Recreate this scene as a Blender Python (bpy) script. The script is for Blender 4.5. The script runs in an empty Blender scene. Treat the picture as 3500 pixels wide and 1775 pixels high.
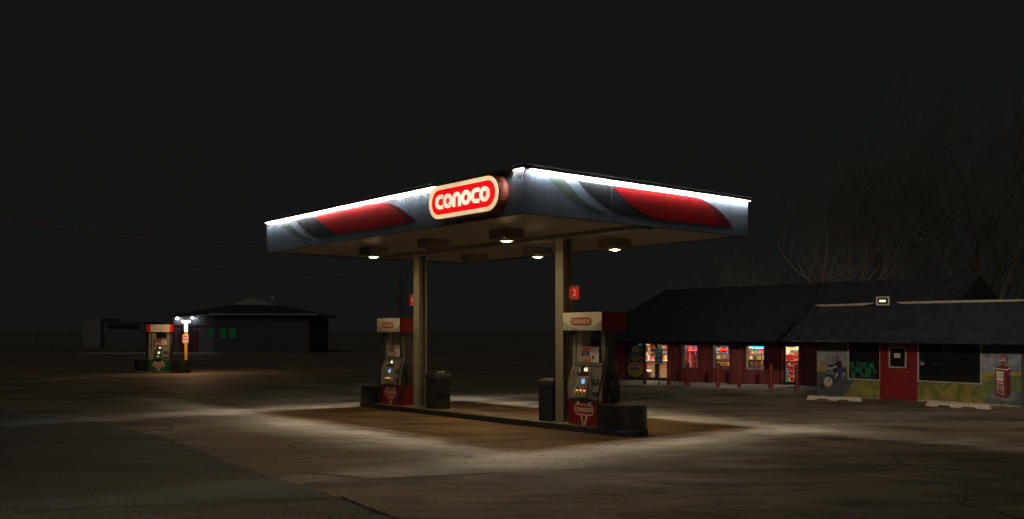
import bpy, bmesh, math, random
from mathutils import Vector, Matrix
R = random.Random(7)
sc = bpy.context.scene
rad = math.radians
# ------------------------------------------------------------------ camera, world, light, exposure
F, HZ, HC = 3119.5, 1127.7, 2.009          # focal length and horizon in photo pixels, camera height
cam = bpy.data.objects.new('camera', bpy.data.cameras.new('camera'))
sc.collection.objects.link(cam)
cam.location = (0, 0, HC); cam.rotation_euler = (rad(90), 0, 0)
cam.data.sensor_width = 36; cam.data.lens = 36*F/3500
cam.data.shift_y = (HZ-887.5)/3500
cam.data.clip_start = .1; cam.data.clip_end = 6000
sc.camera = cam
w = bpy.data.worlds.new('World'); sc.world = w; w.use_nodes = True
nt = w.node_tree; bg = nt.nodes['Background']
WORLD_COL = (.0068, .0080, .0076)
geo = nt.nodes.new('ShaderNodeTexCoord'); sep = nt.nodes.new('ShaderNodeSeparateXYZ'); rmp = nt.nodes.new('ShaderNodeValToRGB')
nt.links.new(geo.outputs['Generated'], sep.inputs[0]); nt.links.new(sep.outputs['Z'], rmp.inputs[0])
rmp.color_ramp.elements[0].position = 0.0; rmp.color_ramp.elements[0].color = (.0068, .0073, .0067, 1)
rmp.color_ramp.elements[1].position = .35; rmp.color_ramp.elements[1].color = (.0063, .0078, .0068, 1)
nt.links.new(rmp.outputs[0], bg.inputs[0]); bg.inputs[1].default_value = 1.0
sun = bpy.data.objects.new('moon_light', bpy.data.lights.new('moon_light', 'SUN'))  # added faint fill that lifts the darkest tones everywhere, not a real moon
sun.data.energy = .125; sun.data.angle = rad(40); sun.data.color = (1, .86, .72)
sun.rotation_euler = (rad(52), 0, rad(-18)); sc.collection.objects.link(sun)
def lamp(name, typ, loc, target, energy, col, **k):
    L = bpy.data.lights.new(name, typ); L.energy = energy; L.color = col
    for a, b in k.items(): setattr(L, a, b)
    o = bpy.data.objects.new(name, L); sc.collection.objects.link(o); o.location = loc
    o.rotation_euler = (Vector(target)-Vector(loc)).to_track_quat('-Z', 'Y').to_euler()
    return o
lamp('street_light', 'SPOT', (-4.5, 1.5, 8), (-2.7, 11.0, 0), 950, (1, .72, .48), spot_size=rad(60), spot_blend=1, shadow_soft_size=.3)
lamp('road_light', 'SPOT', (6, -4, 7.5), (13.2, 31, 1.1), 10500, (1, .80, .58), spot_size=rad(25), spot_blend=.8, shadow_soft_size=.25)
sc.view_settings.view_transform = 'Standard'; sc.view_settings.look = 'None'
sc.view_settings.exposure = 0; sc.view_settings.gamma = 1
LED, LENS, INSIDE = 660, 340, 7.5

# ------------------------------------------------------------------ helpers
def gz(y): return -.477*math.tanh(y/42)
def px(u, v, D): return Vector((D*(u-1750)/F, D, HC-D*(v-HZ)/F))
def gp(u, v, dz=0):                         # the ground point seen at a photo pixel
    D = 20.
    for _ in range(60): D = .5*D+.5*min(900, F*(HC-gz(D)-dz)/max(v-HZ, 2))
    return Vector((D*(u-1750)/F, D, gz(D)+dz))
class Frame:                                # a vertical plane set up in the place: x along, y inwards, z up
    def __init__(s, o, xd):
        s.o = Vector(o); s.x = Vector((xd[0], xd[1], 0)).normalized(); s.y = Vector((-s.x.y, s.x.x, 0))
    def w(s, x, y, z): return s.o+s.x*x+s.y*y+Vector((0, 0, z))
    def l(s, p): d = p-s.o; return Vector((d.dot(s.x), d.dot(s.y), d.z))
    def px(s, u, v, off=0):                 # (x, z) where the pixel's line of sight meets plane y = off
        d = Vector(((u-1750)/F, 1, -(v-HZ)/F)); c = Vector((0, 0, HC))
        k = (off-(c-s.o).dot(s.y))/d.dot(s.y); q = s.l(c+d*k); return q.x, q.z
    @property
    def rz(s): return math.atan2(s.x.y, s.x.x)
MATS = {}
def mat(name, col, rough=.6, metal=0, var=.25, scale=6, bump=.0, bscale=80, emit=None, estr=0, spec=.5, stretch=(1, 1, 1), col2=None, trans=0, coat=0):
    if name in MATS: return MATS[name]
    m = bpy.data.materials.new(name); m.use_nodes = True; t = m.node_tree; p = t.nodes['Principled BSDF']
    p.inputs['Roughness'].default_value = rough; p.inputs['Metallic'].default_value = metal
    p.inputs['Specular IOR Level'].default_value = spec
    p.inputs['Coat Weight'].default_value = coat
    if trans: p.inputs['Transmission Weight'].default_value = trans
    tc = t.nodes.new('ShaderNodeTexCoord'); mp = t.nodes.new('ShaderNodeMapping'); mp.inputs['Scale'].default_value = stretch
    t.links.new(tc.outputs['Object'], mp.inputs[0])
    n = t.nodes.new('ShaderNodeTexNoise'); n.inputs['Scale'].default_value = scale; n.inputs['Detail'].default_value = 6; n.inputs['Roughness'].default_value = .65
    t.links.new(mp.outputs[0], n.inputs[0])
    r = t.nodes.new('ShaderNodeValToRGB'); r.color_ramp.elements[0].position = .3; r.color_ramp.elements[1].position = .7
    c2 = col2 or tuple(c*(1+var) for c in col)
    r.color_ramp.elements[0].color = (*[c*(1-var) for c in col], 1); r.color_ramp.elements[1].color = (*c2, 1)
    t.links.new(n.outputs[0], r.inputs[0]); t.links.new(r.outputs[0], p.inputs['Base Color'])
    if bump:
        n2 = t.nodes.new('ShaderNodeTexNoise'); n2.inputs['Scale'].default_value = bscale; n2.inputs['Detail'].default_value = 4
        t.links.new(mp.outputs[0], n2.inputs[0]); b = t.nodes.new('ShaderNodeBump'); b.inputs['Strength'].default_value = bump; b.inputs['Distance'].default_value = .02
        t.links.new(n2.outputs[0], b.inputs['Height']); t.links.new(b.outputs[0], p.inputs['Normal'])
    if emit: p.inputs['Emission Color'].default_value = (*emit, 1); p.inputs['Emission Strength'].default_value = estr
    MATS[name] = m; return m
def I(u): return [(u[0], u[1])]
class MB:
    def __init__(s, xf=None): s.v = []; s.f = []; s.mi = []; s.ms = []; s.cur = 0; s.xf = xf
    def m(s, mt):
        if mt not in s.ms: s.ms.append(mt)
        s.cur = s.ms.index(mt); return s
    def pt(s, p): s.v.append(s.xf(*p) if s.xf else Vector(p)); return len(s.v)-1
    def face(s, pts): s.f.append([s.pt(p) for p in pts]); s.mi.append(s.cur)
    def box(s, x0, x1, y0, y1, z0, z1, mtx=None):
        P = [(x, y, z) for z in (z0, z1) for y in (y0, y1) for x in (x0, x1)]
        if mtx: P = [tuple(mtx @ Vector(p)) for p in P]
        b = len(s.v)
        for p in P: s.pt(p)
        for q in ((0, 2, 3, 1), (4, 5, 7, 6), (0, 1, 5, 4), (2, 6, 7, 3), (0, 4, 6, 2), (1, 3, 7, 5)): s.f.append([b+i for i in q]); s.mi.append(s.cur)
        return s
    def prism(s, pts, y0, y1):              # outline in x,z swept along y
        n = len(pts); b = len(s.v)
        for y in (y0, y1):
            for x, z in pts: s.pt((x, y, z))
        s.f.append([b+i for i in range(n)]); s.mi.append(s.cur); s.f.append([b+n+i for i in range(n-1, -1, -1)]); s.mi.append(s.cur)
        for i in range(n): j = (i+1) % n; s.f.append([b+i, b+n+i, b+n+j, b+j]); s.mi.append(s.cur)
        return s
    def prismz(s, pts, z0, z1):             # outline in x,y swept along z
        n = len(pts); b = len(s.v)
        for z in (z0, z1):
            for x, y in pts: s.pt((x, y, z))
        s.f.append([b+i for i in range(n-1, -1, -1)]); s.mi.append(s.cur); s.f.append([b+n+i for i in range(n)]); s.mi.append(s.cur)
        for i in range(n): j = (i+1) % n; s.f.append([b+i, b+j, b+n+j, b+n+i]); s.mi.append(s.cur)
        return s
    def flat(s, pts, y): s.face([(x, y, z) for x, z in pts]); return s
    def strip(s, A, B, y, y2=None, closed=False):   # band between two rows of (x,z); y2 gives it thickness
        n = len(A); rng = range(n if closed else n-1)
        for i in rng:
            j = (i+1) % n
            s.face([(*I(A[i])[0][:1], y, A[i][1]), (A[j][0], y, A[j][1]), (B[j][0], y, B[j][1]), (B[i][0], y, B[i][1])])
            if y2 is not None:
                s.face([(A[i][0], y, A[i][1]), (A[i][0], y2, A[i][1]), (A[j][0], y2, A[j][1]), (A[j][0], y, A[j][1])])
                s.face([(B[i][0], y, B[i][1]), (B[j][0], y, B[j][1]), (B[j][0], y2, B[j][1]), (B[i][0], y2, B[i][1])])
        if y2 is not None and not closed:
            for k in (0, n-1): s.face([(A[k][0], y, A[k][1]), (B[k][0], y, B[k][1]), (B[k][0], y2, B[k][1]), (A[k][0], y2, A[k][1])])
        return s
    def tube(s, pts, r, n=8, cap=True):
        pts = [Vector(p) for p in pts]; rs = r if isinstance(r, (list, tuple)) else [r]*len(pts); prev = None; b0 = len(s.v)
        for i, p in enumerate(pts):
            d = (pts[min(i+1, len(pts)-1)]-pts[max(i-1, 0)]).normalized()
            ref = Vector((0, 0, 1)) if abs(d.z) < .9 else Vector((1, 0, 0))
            a = d.cross(ref).normalized() if prev is None else (prev-d*prev.dot(d)).normalized(); prev = a; c = d.cross(a)
            for k in range(n): t = 2*math.pi*k/n; s.pt(tuple(p+(a*math.cos(t)+c*math.sin(t))*rs[i]))
        for i in range(len(pts)-1):
            for k in range(n):
                q = b0+i*n; s.f.append([q+k, q+(k+1) % n, q+n+(k+1) % n, q+n+k]); s.mi.append(s.cur)
        if cap:
            s.f.append([b0+k for k in range(n-1, -1, -1)]); s.mi.append(s.cur); q = b0+(len(pts)-1)*n; s.f.append([q+k for k in range(n)]); s.mi.append(s.cur)
        return s
    def lathe(s, prof, c=(0, 0), n=20):
        b0 = len(s.v)
        for r_, z in prof:
            for k in range(n): t = 2*math.pi*k/n; s.pt((c[0]+r_*math.cos(t), c[1]+r_*math.sin(t), z))
        for i in range(len(prof)-1):
            for k in range(n): q = b0+i*n; s.f.append([q+k, q+(k+1) % n, q+n+(k+1) % n, q+n+k]); s.mi.append(s.cur)
        s.f.append([b0+k for k in range(n-1, -1, -1)]); s.mi.append(s.cur); q = b0+(len(prof)-1)*n; s.f.append([q+k for k in range(n)]); s.mi.append(s.cur)
        return s
    def text(s, txt, cx, cz, h, y, bold=.0, sx=1., align='CENTER', y2=None):
        vs, fs = text_data(txt, bold, align)
        b = len(s.v); k = h/.70
        for x, z in vs: s.pt((cx+x*k*sx, y, cz+z*k))
        for f in fs: s.f.append([b+i for i in f]); s.mi.append(s.cur)
        return s
    def build(s, name, mt=None, parent=None, bevel=0, smooth=False, label=None):
        if mt is not None: s.ms = [mt]; s.mi = [0]*len(s.f)
        me = bpy.data.meshes.new(name); me.from_pydata([tuple(v) for v in s.v], [], s.f)
        for m_ in s.ms: me.materials.append(m_)
        me.polygons.foreach_set('material_index', s.mi)
        bm = bmesh.new(); bm.from_mesh(me)
        if bevel:
            bmesh.ops.remove_doubles(bm, verts=bm.verts, dist=1e-5)
            ed = [e for e in bm.edges if len(e.link_faces) == 2 and e.calc_face_angle(0) > .5]
            bmesh.ops.bevel(bm, geom=ed, offset=bevel, segments=2, affect='EDGES', profile=.6)
        bmesh.ops.recalc_face_normals(bm, faces=bm.faces); bm.to_mesh(me); bm.free()
        if smooth:
            for p in me.polygons: p.use_smooth = True
            try: me.set_sharp_from_angle(angle=rad(40))
            except Exception: pass
        o = bpy.data.objects.new(name, me); sc.collection.objects.link(o)
        if parent: o.parent = parent
        if label: o['label'] = label
        return o
_T = {}
def text_data(txt, bold, align):
    k = (txt, bold, align)
    if k not in _T:
        c = bpy.data.curves.new('t', 'FONT'); c.body = txt; c.align_x = align; c.align_y = 'CENTER'; c.offset = bold; c.resolution_u = 3
        o = bpy.data.objects.new('t', c); sc.collection.objects.link(o)
        me = o.evaluated_get(bpy.context.evaluated_depsgraph_get()).to_mesh()
        _T[k] = ([(v.co.x, v.co.y) for v in me.vertices], [list(p.vertices) for p in me.polygons])
        bpy.data.objects.remove(o); bpy.data.curves.remove(c)
    return _T[k]
def tag(o, label, cat, group=None):
    o['label'] = label; o['category'] = cat
    if group: o['group'] = group
    return o
def thing(name, label, cat, loc=(0, 0, 0), rz=0, group=None):
    o = bpy.data.objects.new(name, None); sc.collection.objects.link(o); o.location = loc; o.rotation_euler = (0, 0, rz); o.empty_display_size = .1
    return tag(o, label, cat, group)
def struct(o, kind='structure'): o['kind'] = kind; return o
def dup(root, loc, rz, label, group=None):
    r = root.copy(); sc.collection.objects.link(r); r.location = loc; r.rotation_euler = (0, 0, rz); r['label'] = label
    if group: r['group'] = group
    for ch in list(root.children):
        c = ch.copy(); sc.collection.objects.link(c); c.parent = r
        for g in ch.children:
            d = g.copy(); sc.collection.objects.link(d); d.parent = c
    return r
def arc(cx, cz, rx, rz_, a0, a1, n): return [(cx+rx*math.cos(rad(a0+(a1-a0)*i/n)), cz+rz_*math.sin(rad(a0+(a1-a0)*i/n))) for i in range(n+1)]
def pill(cx, cz, w, h, n=10):
    r = h/2; e = w/2-r
    return arc(cx+e, cz, r, r, -90, 90, n)+arc(cx-e, cz, r, r, 90, 270, n)
def wordmark(mb, cx, cz, H, y, y2=None, sx=1.):   # the rounded lower-case lettering of the station: c o n o c o
    ws = [a*sx for a in (.93, 1.12, .98, 1.12, .93, 1.12)]; gap = .06; tot = (sum(ws)+gap*5)*H; x = cx-tot/2
    for ch, w_ in zip('conoco', ws):
        W = w_*H; rx, ry = W/2, H/2; ix, iy = rx-.30*H*min(1, sx*1.0), ry-.265*H
        if ch == 'o':
            mb.strip(arc(x+rx, cz, rx, ry, 0, 360, 28), arc(x+rx, cz, ix, iy, 0, 360, 28), y, y2)
        elif ch == 'c':
            r_ = H*.5; ir = r_-.27*H
            A = [(x+W, cz+ry)]+arc(x+r_, cz, r_, ry, 90, 270, 14)+[(x+W, cz-ry)]
            B = [(x+W, cz+iy)]+arc(x+r_, cz, ir, iy, 90, 270, 14)+[(x+W, cz-iy)]
            mb.strip(A, B, y, y2)
        else:
            t = .27*H
            A = [(x, cz-ry)]+arc(x+rx, cz+ry-rx, rx, rx, 180, 0, 14)+[(x+W, cz-ry)]
            B = [(x+t, cz-ry)]+arc(x+rx, cz+ry-rx, rx-t, rx-t, 180, 0, 14)+[(x+W-t, cz-ry)]
            mb.strip(A, B, y, y2)
        x += W+gap*H
def stroke(mb, pts, w_, y):
    for i in range(len(pts)-1):
        a, b = Vector(pts[i]), Vector(pts[i+1]); d = (b-a)
        if d.length < 1e-6: continue
        d.normalize(); n = Vector((-d.y, d.x))*w_/2; a = a-d*w_*.35; b = b+d*w_*.35; yy = y-.0002*i
        mb.face([((a+n).x, yy, (a+n).y), ((b+n).x, yy, (b+n).y), ((b-n).x, yy, (b-n).y), ((a-n).x, yy, (a-n).y)])

# ------------------------------------------------------------------ materials
def ground_mat(name, c0, c1, grain, speck=0, rough=.75, blotch=.25, bump=.5, stain=.0, mid=(.35, .65), cracks=False):
    m = bpy.data.materials.new(name); m.use_nodes = True; t = m.node_tree; p = t.nodes['Principled BSDF']; L = t.links.new
    p.inputs['Roughness'].default_value = rough; p.inputs['Specular IOR Level'].default_value = .35
    tc = t.nodes.new('ShaderNodeTexCoord')
    def noise(sc_, det, ro=.6, st=None):
        n = t.nodes.new('ShaderNodeTexNoise'); n.inputs['Scale'].default_value = sc_; n.inputs['Detail'].default_value = det; n.inputs['Roughness'].default_value = ro
        if st: mp = t.nodes.new('ShaderNodeMapping'); mp.inputs['Scale'].default_value = st[0]; mp.inputs['Rotation'].default_value = (0, 0, st[1]); L(tc.outputs['Object'], mp.inputs[0]); L(mp.outputs[0], n.inputs[0])
        else: L(tc.outputs['Object'], n.inputs[0])
        return n
    def ramp(src, a, b, ca, cb):
        r = t.nodes.new('ShaderNodeValToRGB'); r.color_ramp.elements[0].position = a; r.color_ramp.elements[1].position = b
        r.color_ramp.elements[0].color = (*ca, 1); r.color_ramp.elements[1].color = (*cb, 1); L(src, r.inputs[0]); return r.outputs[0]
    def mul(a, b, f=1):
        x = t.nodes.new('ShaderNodeMix'); x.data_type = 'RGBA'; x.blend_type = 'MULTIPLY'; x.inputs[0].default_value = f; L(a, x.inputs[6]); L(b, x.inputs[7]); return x.outputs[2]
    big = noise(.35, 8, .62, ((.45, 1.3, 1), .35)); col = ramp(big.outputs[0], *mid, c0, c1)
    g = noise(grain, 3, .8); col = mul(col, ramp(g.outputs[0], .33, .68, (.35, .35, .35), (1.65, 1.65, 1.65)), blotch*2)
    md = noise(2.3, 7, .7, ((.6, 1.8, 1), -.4)); col = mul(col, ramp(md.outputs[0], .35, .6, (.74, .73, .71), (1.08, 1.08, 1.08)), .8)
    if stain:
        s_ = noise(.9, 5, .55, ((.5, 1.2, 1), .9)); col = mul(col, ramp(s_.outputs[0], .50, .62, (1, 1, 1), (.35, .33, .3)), stain)
    if cracks:
        wp = t.nodes.new('ShaderNodeVectorMath'); wp.operation = 'MULTIPLY_ADD'; wn = noise(1.1, 4); L(wn.outputs['Color'], wp.inputs[0]); wp.inputs[1].default_value = (.9, .9, 0); L(tc.outputs['Object'], wp.inputs[2])
        ve = t.nodes.new('ShaderNodeTexVoronoi'); ve.feature = 'DISTANCE_TO_EDGE'; ve.inputs['Scale'].default_value = .30; L(wp.outputs[0], ve.inputs[0])
        ce = ramp(ve.outputs['Distance'], .0015, .0075, (.25, .24, .22), (1, 1, 1)); ms = noise(.22, 3); mk = ramp(ms.outputs[0], .53, .60, (1, 1, 1), (0, 0, 0))
        mxs = t.nodes.new('ShaderNodeMix'); mxs.data_type = 'RGBA'; mxs.blend_type = 'LIGHTEN'; mxs.inputs[0].default_value = 1; L(ce, mxs.inputs[6]); L(mk, mxs.inputs[7]); col = mul(col, mxs.outputs[2], 1)
        tr_ = noise(1.5, 9, .78, ((.5, 1.6, 1), .1)); col = mul(col, ramp(tr_.outputs[0], .40, .62, (.62, .61, .59), (1.2, 1.19, 1.16)), .7)
    if speck:
        v = t.nodes.new('ShaderNodeTexVoronoi'); v.inputs['Scale'].default_value = 9; L(tc.outputs['Object'], v.inputs[0])
        lt = t.nodes.new('ShaderNodeMath'); lt.operation = 'MULTIPLY'; sepc = t.nodes.new('ShaderNodeSeparateColor'); L(v.outputs['Color'], sepc.inputs[0])
        pw = t.nodes.new('ShaderNodeMath'); pw.operation = 'POWER'; L(sepc.outputs[0], pw.inputs[0]); pw.inputs[1].default_value = 4
        L(pw.outputs[0], lt.inputs[0]); lt.inputs[1].default_value = speck
        cmp_ = t.nodes.new('ShaderNodeMath'); cmp_.operation = 'LESS_THAN'; L(v.outputs['Distance'], cmp_.inputs[0]); L(lt.outputs[0], cmp_.inputs[1])
        x = t.nodes.new('ShaderNodeMix'); x.data_type = 'RGBA'; L(cmp_.outputs[0], x.inputs[0]); L(col, x.inputs[6]); x.inputs[7].default_value = (.012, .011, .010, 1); col = x.outputs[2]
    L(col, p.inputs['Base Color'])
    b = t.nodes.new('ShaderNodeBump'); b.inputs['Strength'].default_value = bump; b.inputs['Distance'].default_value = .012; L(g.outputs[0], b.inputs['Height']); L(b.outputs[0], p.inputs['Normal'])
    return m
M_lot = ground_mat('lot_concrete', (.20, .157, .108), (.39, .315, .22), 26, speck=.10, stain=.7, blotch=.22, bump=.5, cracks=True)
M_asph = ground_mat('asphalt', (.115, .115, .095), (.185, .182, .152), 30, speck=0, blotch=.5, bump=1.0, rough=.85)
M_grav = ground_mat('worn_asphalt', (.22, .174, .12), (.40, .325, .235), 34, speck=.12, blotch=.46, bump=.9, rough=.8, cracks=True)
M_pad = ground_mat('stained_pad', (.15, .094, .047), (.36, .225, .115), 20, speck=0, stain=.8, blotch=.15, bump=.3)
M_crack = mat('crack', (.016, .014, .012), .9)
M_kerb = mat('kerb_concrete', (.12, .115, .105), .8, bump=.5, bscale=60)
M_blue = mat('kerb_blue', (.03, .10, .22), .5, var=.5, scale=20)
M_black = mat('black_plastic', (.018, .018, .018), .45)
M_steel = mat('galvanised', (.35, .35, .36), .45, .7)
M_col = mat('column_paint', (.27, .245, .185), .5, var=.12, scale=5, bump=.05)
M_soff = mat('soffit_white', (.27, .235, .185), .5, var=.15, scale=3)
M_hous = mat('housing_bronze', (.20, .175, .14), .55, var=.15)
M_lens = mat('lamp_lens', (.9, .8, .6), .3, emit=(1, .74, .42), estr=LENS)
M_lense = mat('lamp_lens_edge', (.9, .7, .45), .3, emit=(1, .55, .18), estr=2.2)
M_lensoff = mat('lamp_lens_dead', (.10, .09, .075), .3)
M_led = mat('led_strip', (.9, .9, .9), .3, emit=(1, .97, .90), estr=LED)
M_led2 = mat('led_wash', (.9, .9, .9), .3, emit=(1, .97, .92), estr=3000)
M_cap = mat('cap_metal', (.10, .10, .095), .5)
M_cream = mat('cream_panel', (.72, .68, .55), .45, var=.06)
M_red = mat('pump_red', (.20, .014, .014), .4, var=.15)
M_redb = mat('bright_red', (.75, .015, .02), .4, var=.1)
M_green = mat('pump_green', (.02, .16, .05), .45, var=.12)
M_grey = mat('pump_grey', (.30, .28, .24), .45, var=.1)
M_dgrey = mat('dark_grey_plastic', (.055, .054, .050), .5)
M_alu = mat('brushed_aluminium', (.42, .39, .34), .35, .3, var=.08)
M_white = mat('white_paint', (.75, .73, .68), .5, var=.06)
M_olive = mat('header_arc', (.38, .40, .30), .5)

# ------------------------------------------------------------------ ground
ROWS = [i*.5 for i in range(-40, 161)]+[90, 100, 120, 150, 200, 300, 500, 900, 1500, 3000]
def groundsheet(name, poly, m, dz, kind='structure'):
    bm = bmesh.new(); f = bm.faces.new([bm.verts.new((x, y, 0)) for x, y in poly])
    y0, y1 = min(p[1] for p in poly), max(p[1] for p in poly)
    for yy in ROWS:
        if y0 < yy < y1: bmesh.ops.bisect_plane(bm, geom=bm.verts[:]+bm.edges[:]+bm.faces[:], plane_co=(0, yy, 0), plane_no=(0, 1, 0))
    bmesh.ops.triangulate(bm, faces=bm.faces)
    for v in bm.verts: v.co.z = gz(v.co.y)+dz
    bmesh.ops.recalc_face_normals(bm, faces=bm.faces)
    if sum(f.normal.z for f in bm.faces) < 0: bmesh.ops.reverse_faces(bm, faces=bm.faces)
    me = bpy.data.meshes.new(name); bm.to_mesh(me); bm.free(); me.materials.append(m)
    o = bpy.data.objects.new(name, me); sc.collection.objects.link(o); o['kind'] = kind; return o
M_field = ground_mat('dry_field', (.15, .13, .105), (.26, .225, .18), 12, blotch=.4, bump=1, rough=.95)
groundsheet('ground', [(-3000, -20), (3000, -20), (3000, 3000), (-3000, 3000)], M_field, -.012)
groundsheet('forecourt', [(-60, -20), (60, -20), (60, 70), (42, 88), (-60, 88)], M_lot, 0)
def jag(pts, amp=.05, n=7):
    out = []
    for i in range(len(pts)-1):
        a, b = Vector(pts[i][:2]), Vector(pts[i+1][:2]); d = b-a; nn = Vector((-d.y, d.x)).normalized()
        for k in range(n): q = a+d*(k/n)+nn*R.uniform(-amp, amp)*(1 if k else .4); out.append((q.x, q.y))
    out.append(tuple(pts[-1][:2])); return out
def P(l): return [gp(u, v) for u, v in l]
e1 = jag(P([(0, 1405), (330, 1440), (577, 1499), (727, 1560), (849, 1607), (1019, 1655), (1168, 1703), (1290, 1748), (1359, 1775)])+[Vector((-.7, 8.6, 0)), Vector((.2, 5, 0)), Vector((.6, -18, 0))])
groundsheet('asphalt', e1+[(-58, -18), (-58, e1[0][1])], M_asph, .004)
lo = jag(P([(945, 1626), (1046, 1618), (1160, 1628), (1277, 1641), (1494, 1629), (1750, 1619), (1954, 1606), (2090, 1593), (2260, 1578), (2480, 1560)]), .025)
hi = jag(P([(2480, 1558), (2300, 1530), (2090, 1513), (1900, 1527), (1700, 1548), (1500, 1520), (1300, 1490), (1050, 1462), (820, 1445), (600, 1430), (585, 1499), (735, 1560), (855, 1607)]), .04)
groundsheet('worn_asphalt', lo+hi[:-1], M_grav, .008)
hi2 = jag(P([(2225, 1432), (2420, 1440), (2620, 1452), (2850, 1470), (2860, 1492), (2700, 1500), (2560, 1480), (2440, 1462), (2230, 1452)]), .05)
groundsheet('worn_asphalt', hi2[:-1], M_grav, .008)
# canopy frame
TH = .6847; CA = (math.cos(TH), math.sin(TH)); CB = (-CA[1], CA[0]); C0 = (.2127, 16.511)
TW, SL = 6.6335, 10.9573; ZB, FH = 4.1333, .8016
def cp(t, s, z=0): return Vector((C0[0]+CA[0]*t+CB[0]*s, C0[1]+CA[1]*t+CB[1]*s, z))
padp = [cp(t, s) for t, s in ((-.25, -.3), (TW+.1, -.3), (TW+.1, SL+.4), (-.25, SL+.4))]
groundsheet('concrete_pad', [(p.x, p.y) for p in padp], M_pad, .012)
def crack(pts, w_=.02, name='crack', dz=.016, n=10, amp=.03):
    c = jag(pts, amp, n); A = []; B = []
    for i, p in enumerate(c):
        a = Vector(c[max(0, i-1)]); b = Vector(c[min(len(c)-1, i+1)]); d = (b-a).normalized(); nn = Vector((-d.y, d.x))*w_*R.uniform(.35, 1)/2
        A.append((p[0]+nn.x, p[1]+nn.y)); B.append((p[0]-nn.x, p[1]-nn.y))
    groundsheet(name, A+B[::-1], M_crack, dz)
crack(P([(2110, 1772), (2796, 1672)])+[], .03, 'slab_joint', amp=.004)
crack(P([(1954, 1613), (2260, 1655), (2565, 1701)]), .022, 'slab_joint', amp=.006)
crack(P([(183, 1572), (450, 1570), (720, 1559)]), .035)
crack(P([(30, 1760), (340, 1740), (750, 1722), (1155, 1706)]), .04)
crack(P([(931, 1621), (1046, 1617), (1277, 1640), (1494, 1628), (1750, 1618)]), .035)
crack(P([(1168, 1703), (1240, 1735), (1359, 1775)]), .07)
crack(P([(2025, 1495), (2080, 1512), (2120, 1530)]), .03)
crack(P([(1290, 1474), (1330, 1478)]), .03)
crack(P([(160, 1330), (520, 1345), (900, 1392)]), .05, 'slab_joint', amp=.01)
crack(P([(900, 1300), (1250, 1320)]), .05, 'slab_joint', amp=.01)
crack(P([(2290, 1425), (2700, 1447), (3300, 1480)]), .05, amp=.06)
crack(P([(1750, 1548), (2100, 1600), (2250, 1620)]), .02, amp=.04)
crack(P([(2900, 1450), (3200, 1474), (3500, 1500)]), .03, amp=.04)
crack([cp(.02, 1.2), cp(1.4, 1.3), cp(2.8, 1.25)], .025, 'slab_joint', .02, amp=.004)
crack([cp(.02, 6.2), cp(1.4, 6.2), cp(2.8, 6.2)], .025, 'slab_joint', .02, amp=.004)
for (u, v, r_) in ((2390, 1473, .30), (1180, 1335, .28), (2850, 1500, .3), (600, 1345, .3), (1820, 1385, .2)):   # covers in the paving
    c = gp(u, v); ring = [(c.x+r_*math.cos(k*.4488), c.y+r_*math.sin(k*.4488)) for k in range(14)]
    o = groundsheet('manhole_cover', ring, M_cap, .02); del o['kind']
    tag(o, {2390: 'round dark cover set in the paving right of the rounded pump guard', 1180: 'round dark cover in the paving left of the far pump', 2850: 'round dark cover in open paving in front of the left wheel stop', 600: 'round dark cover in the paving in front of the green pump', 1820: 'small round cover in the lit paving between the two bins'}[u], 'manhole cover')
# pebbles / litter on the foreground paving
pb = MB()
for k in range(240):
    if k < 190: c = gp(R.uniform(900, 2100), R.uniform(1480, 1775), .016)
    else: c = gp(R.uniform(0, 3400), R.uniform(1330, 1775), .016)
    r_ = R.uniform(.004, .014)
    pb.lathe([(r_*.7, c.z-.002), (r_, c.z+r_*.3), (r_*.5, c.z+r_*.8)], (c.x, c.y), 6)
struct(pb.build('loose_gravel', mat('pebble', (.045, .042, .038), .9)), 'stuff')

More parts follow.
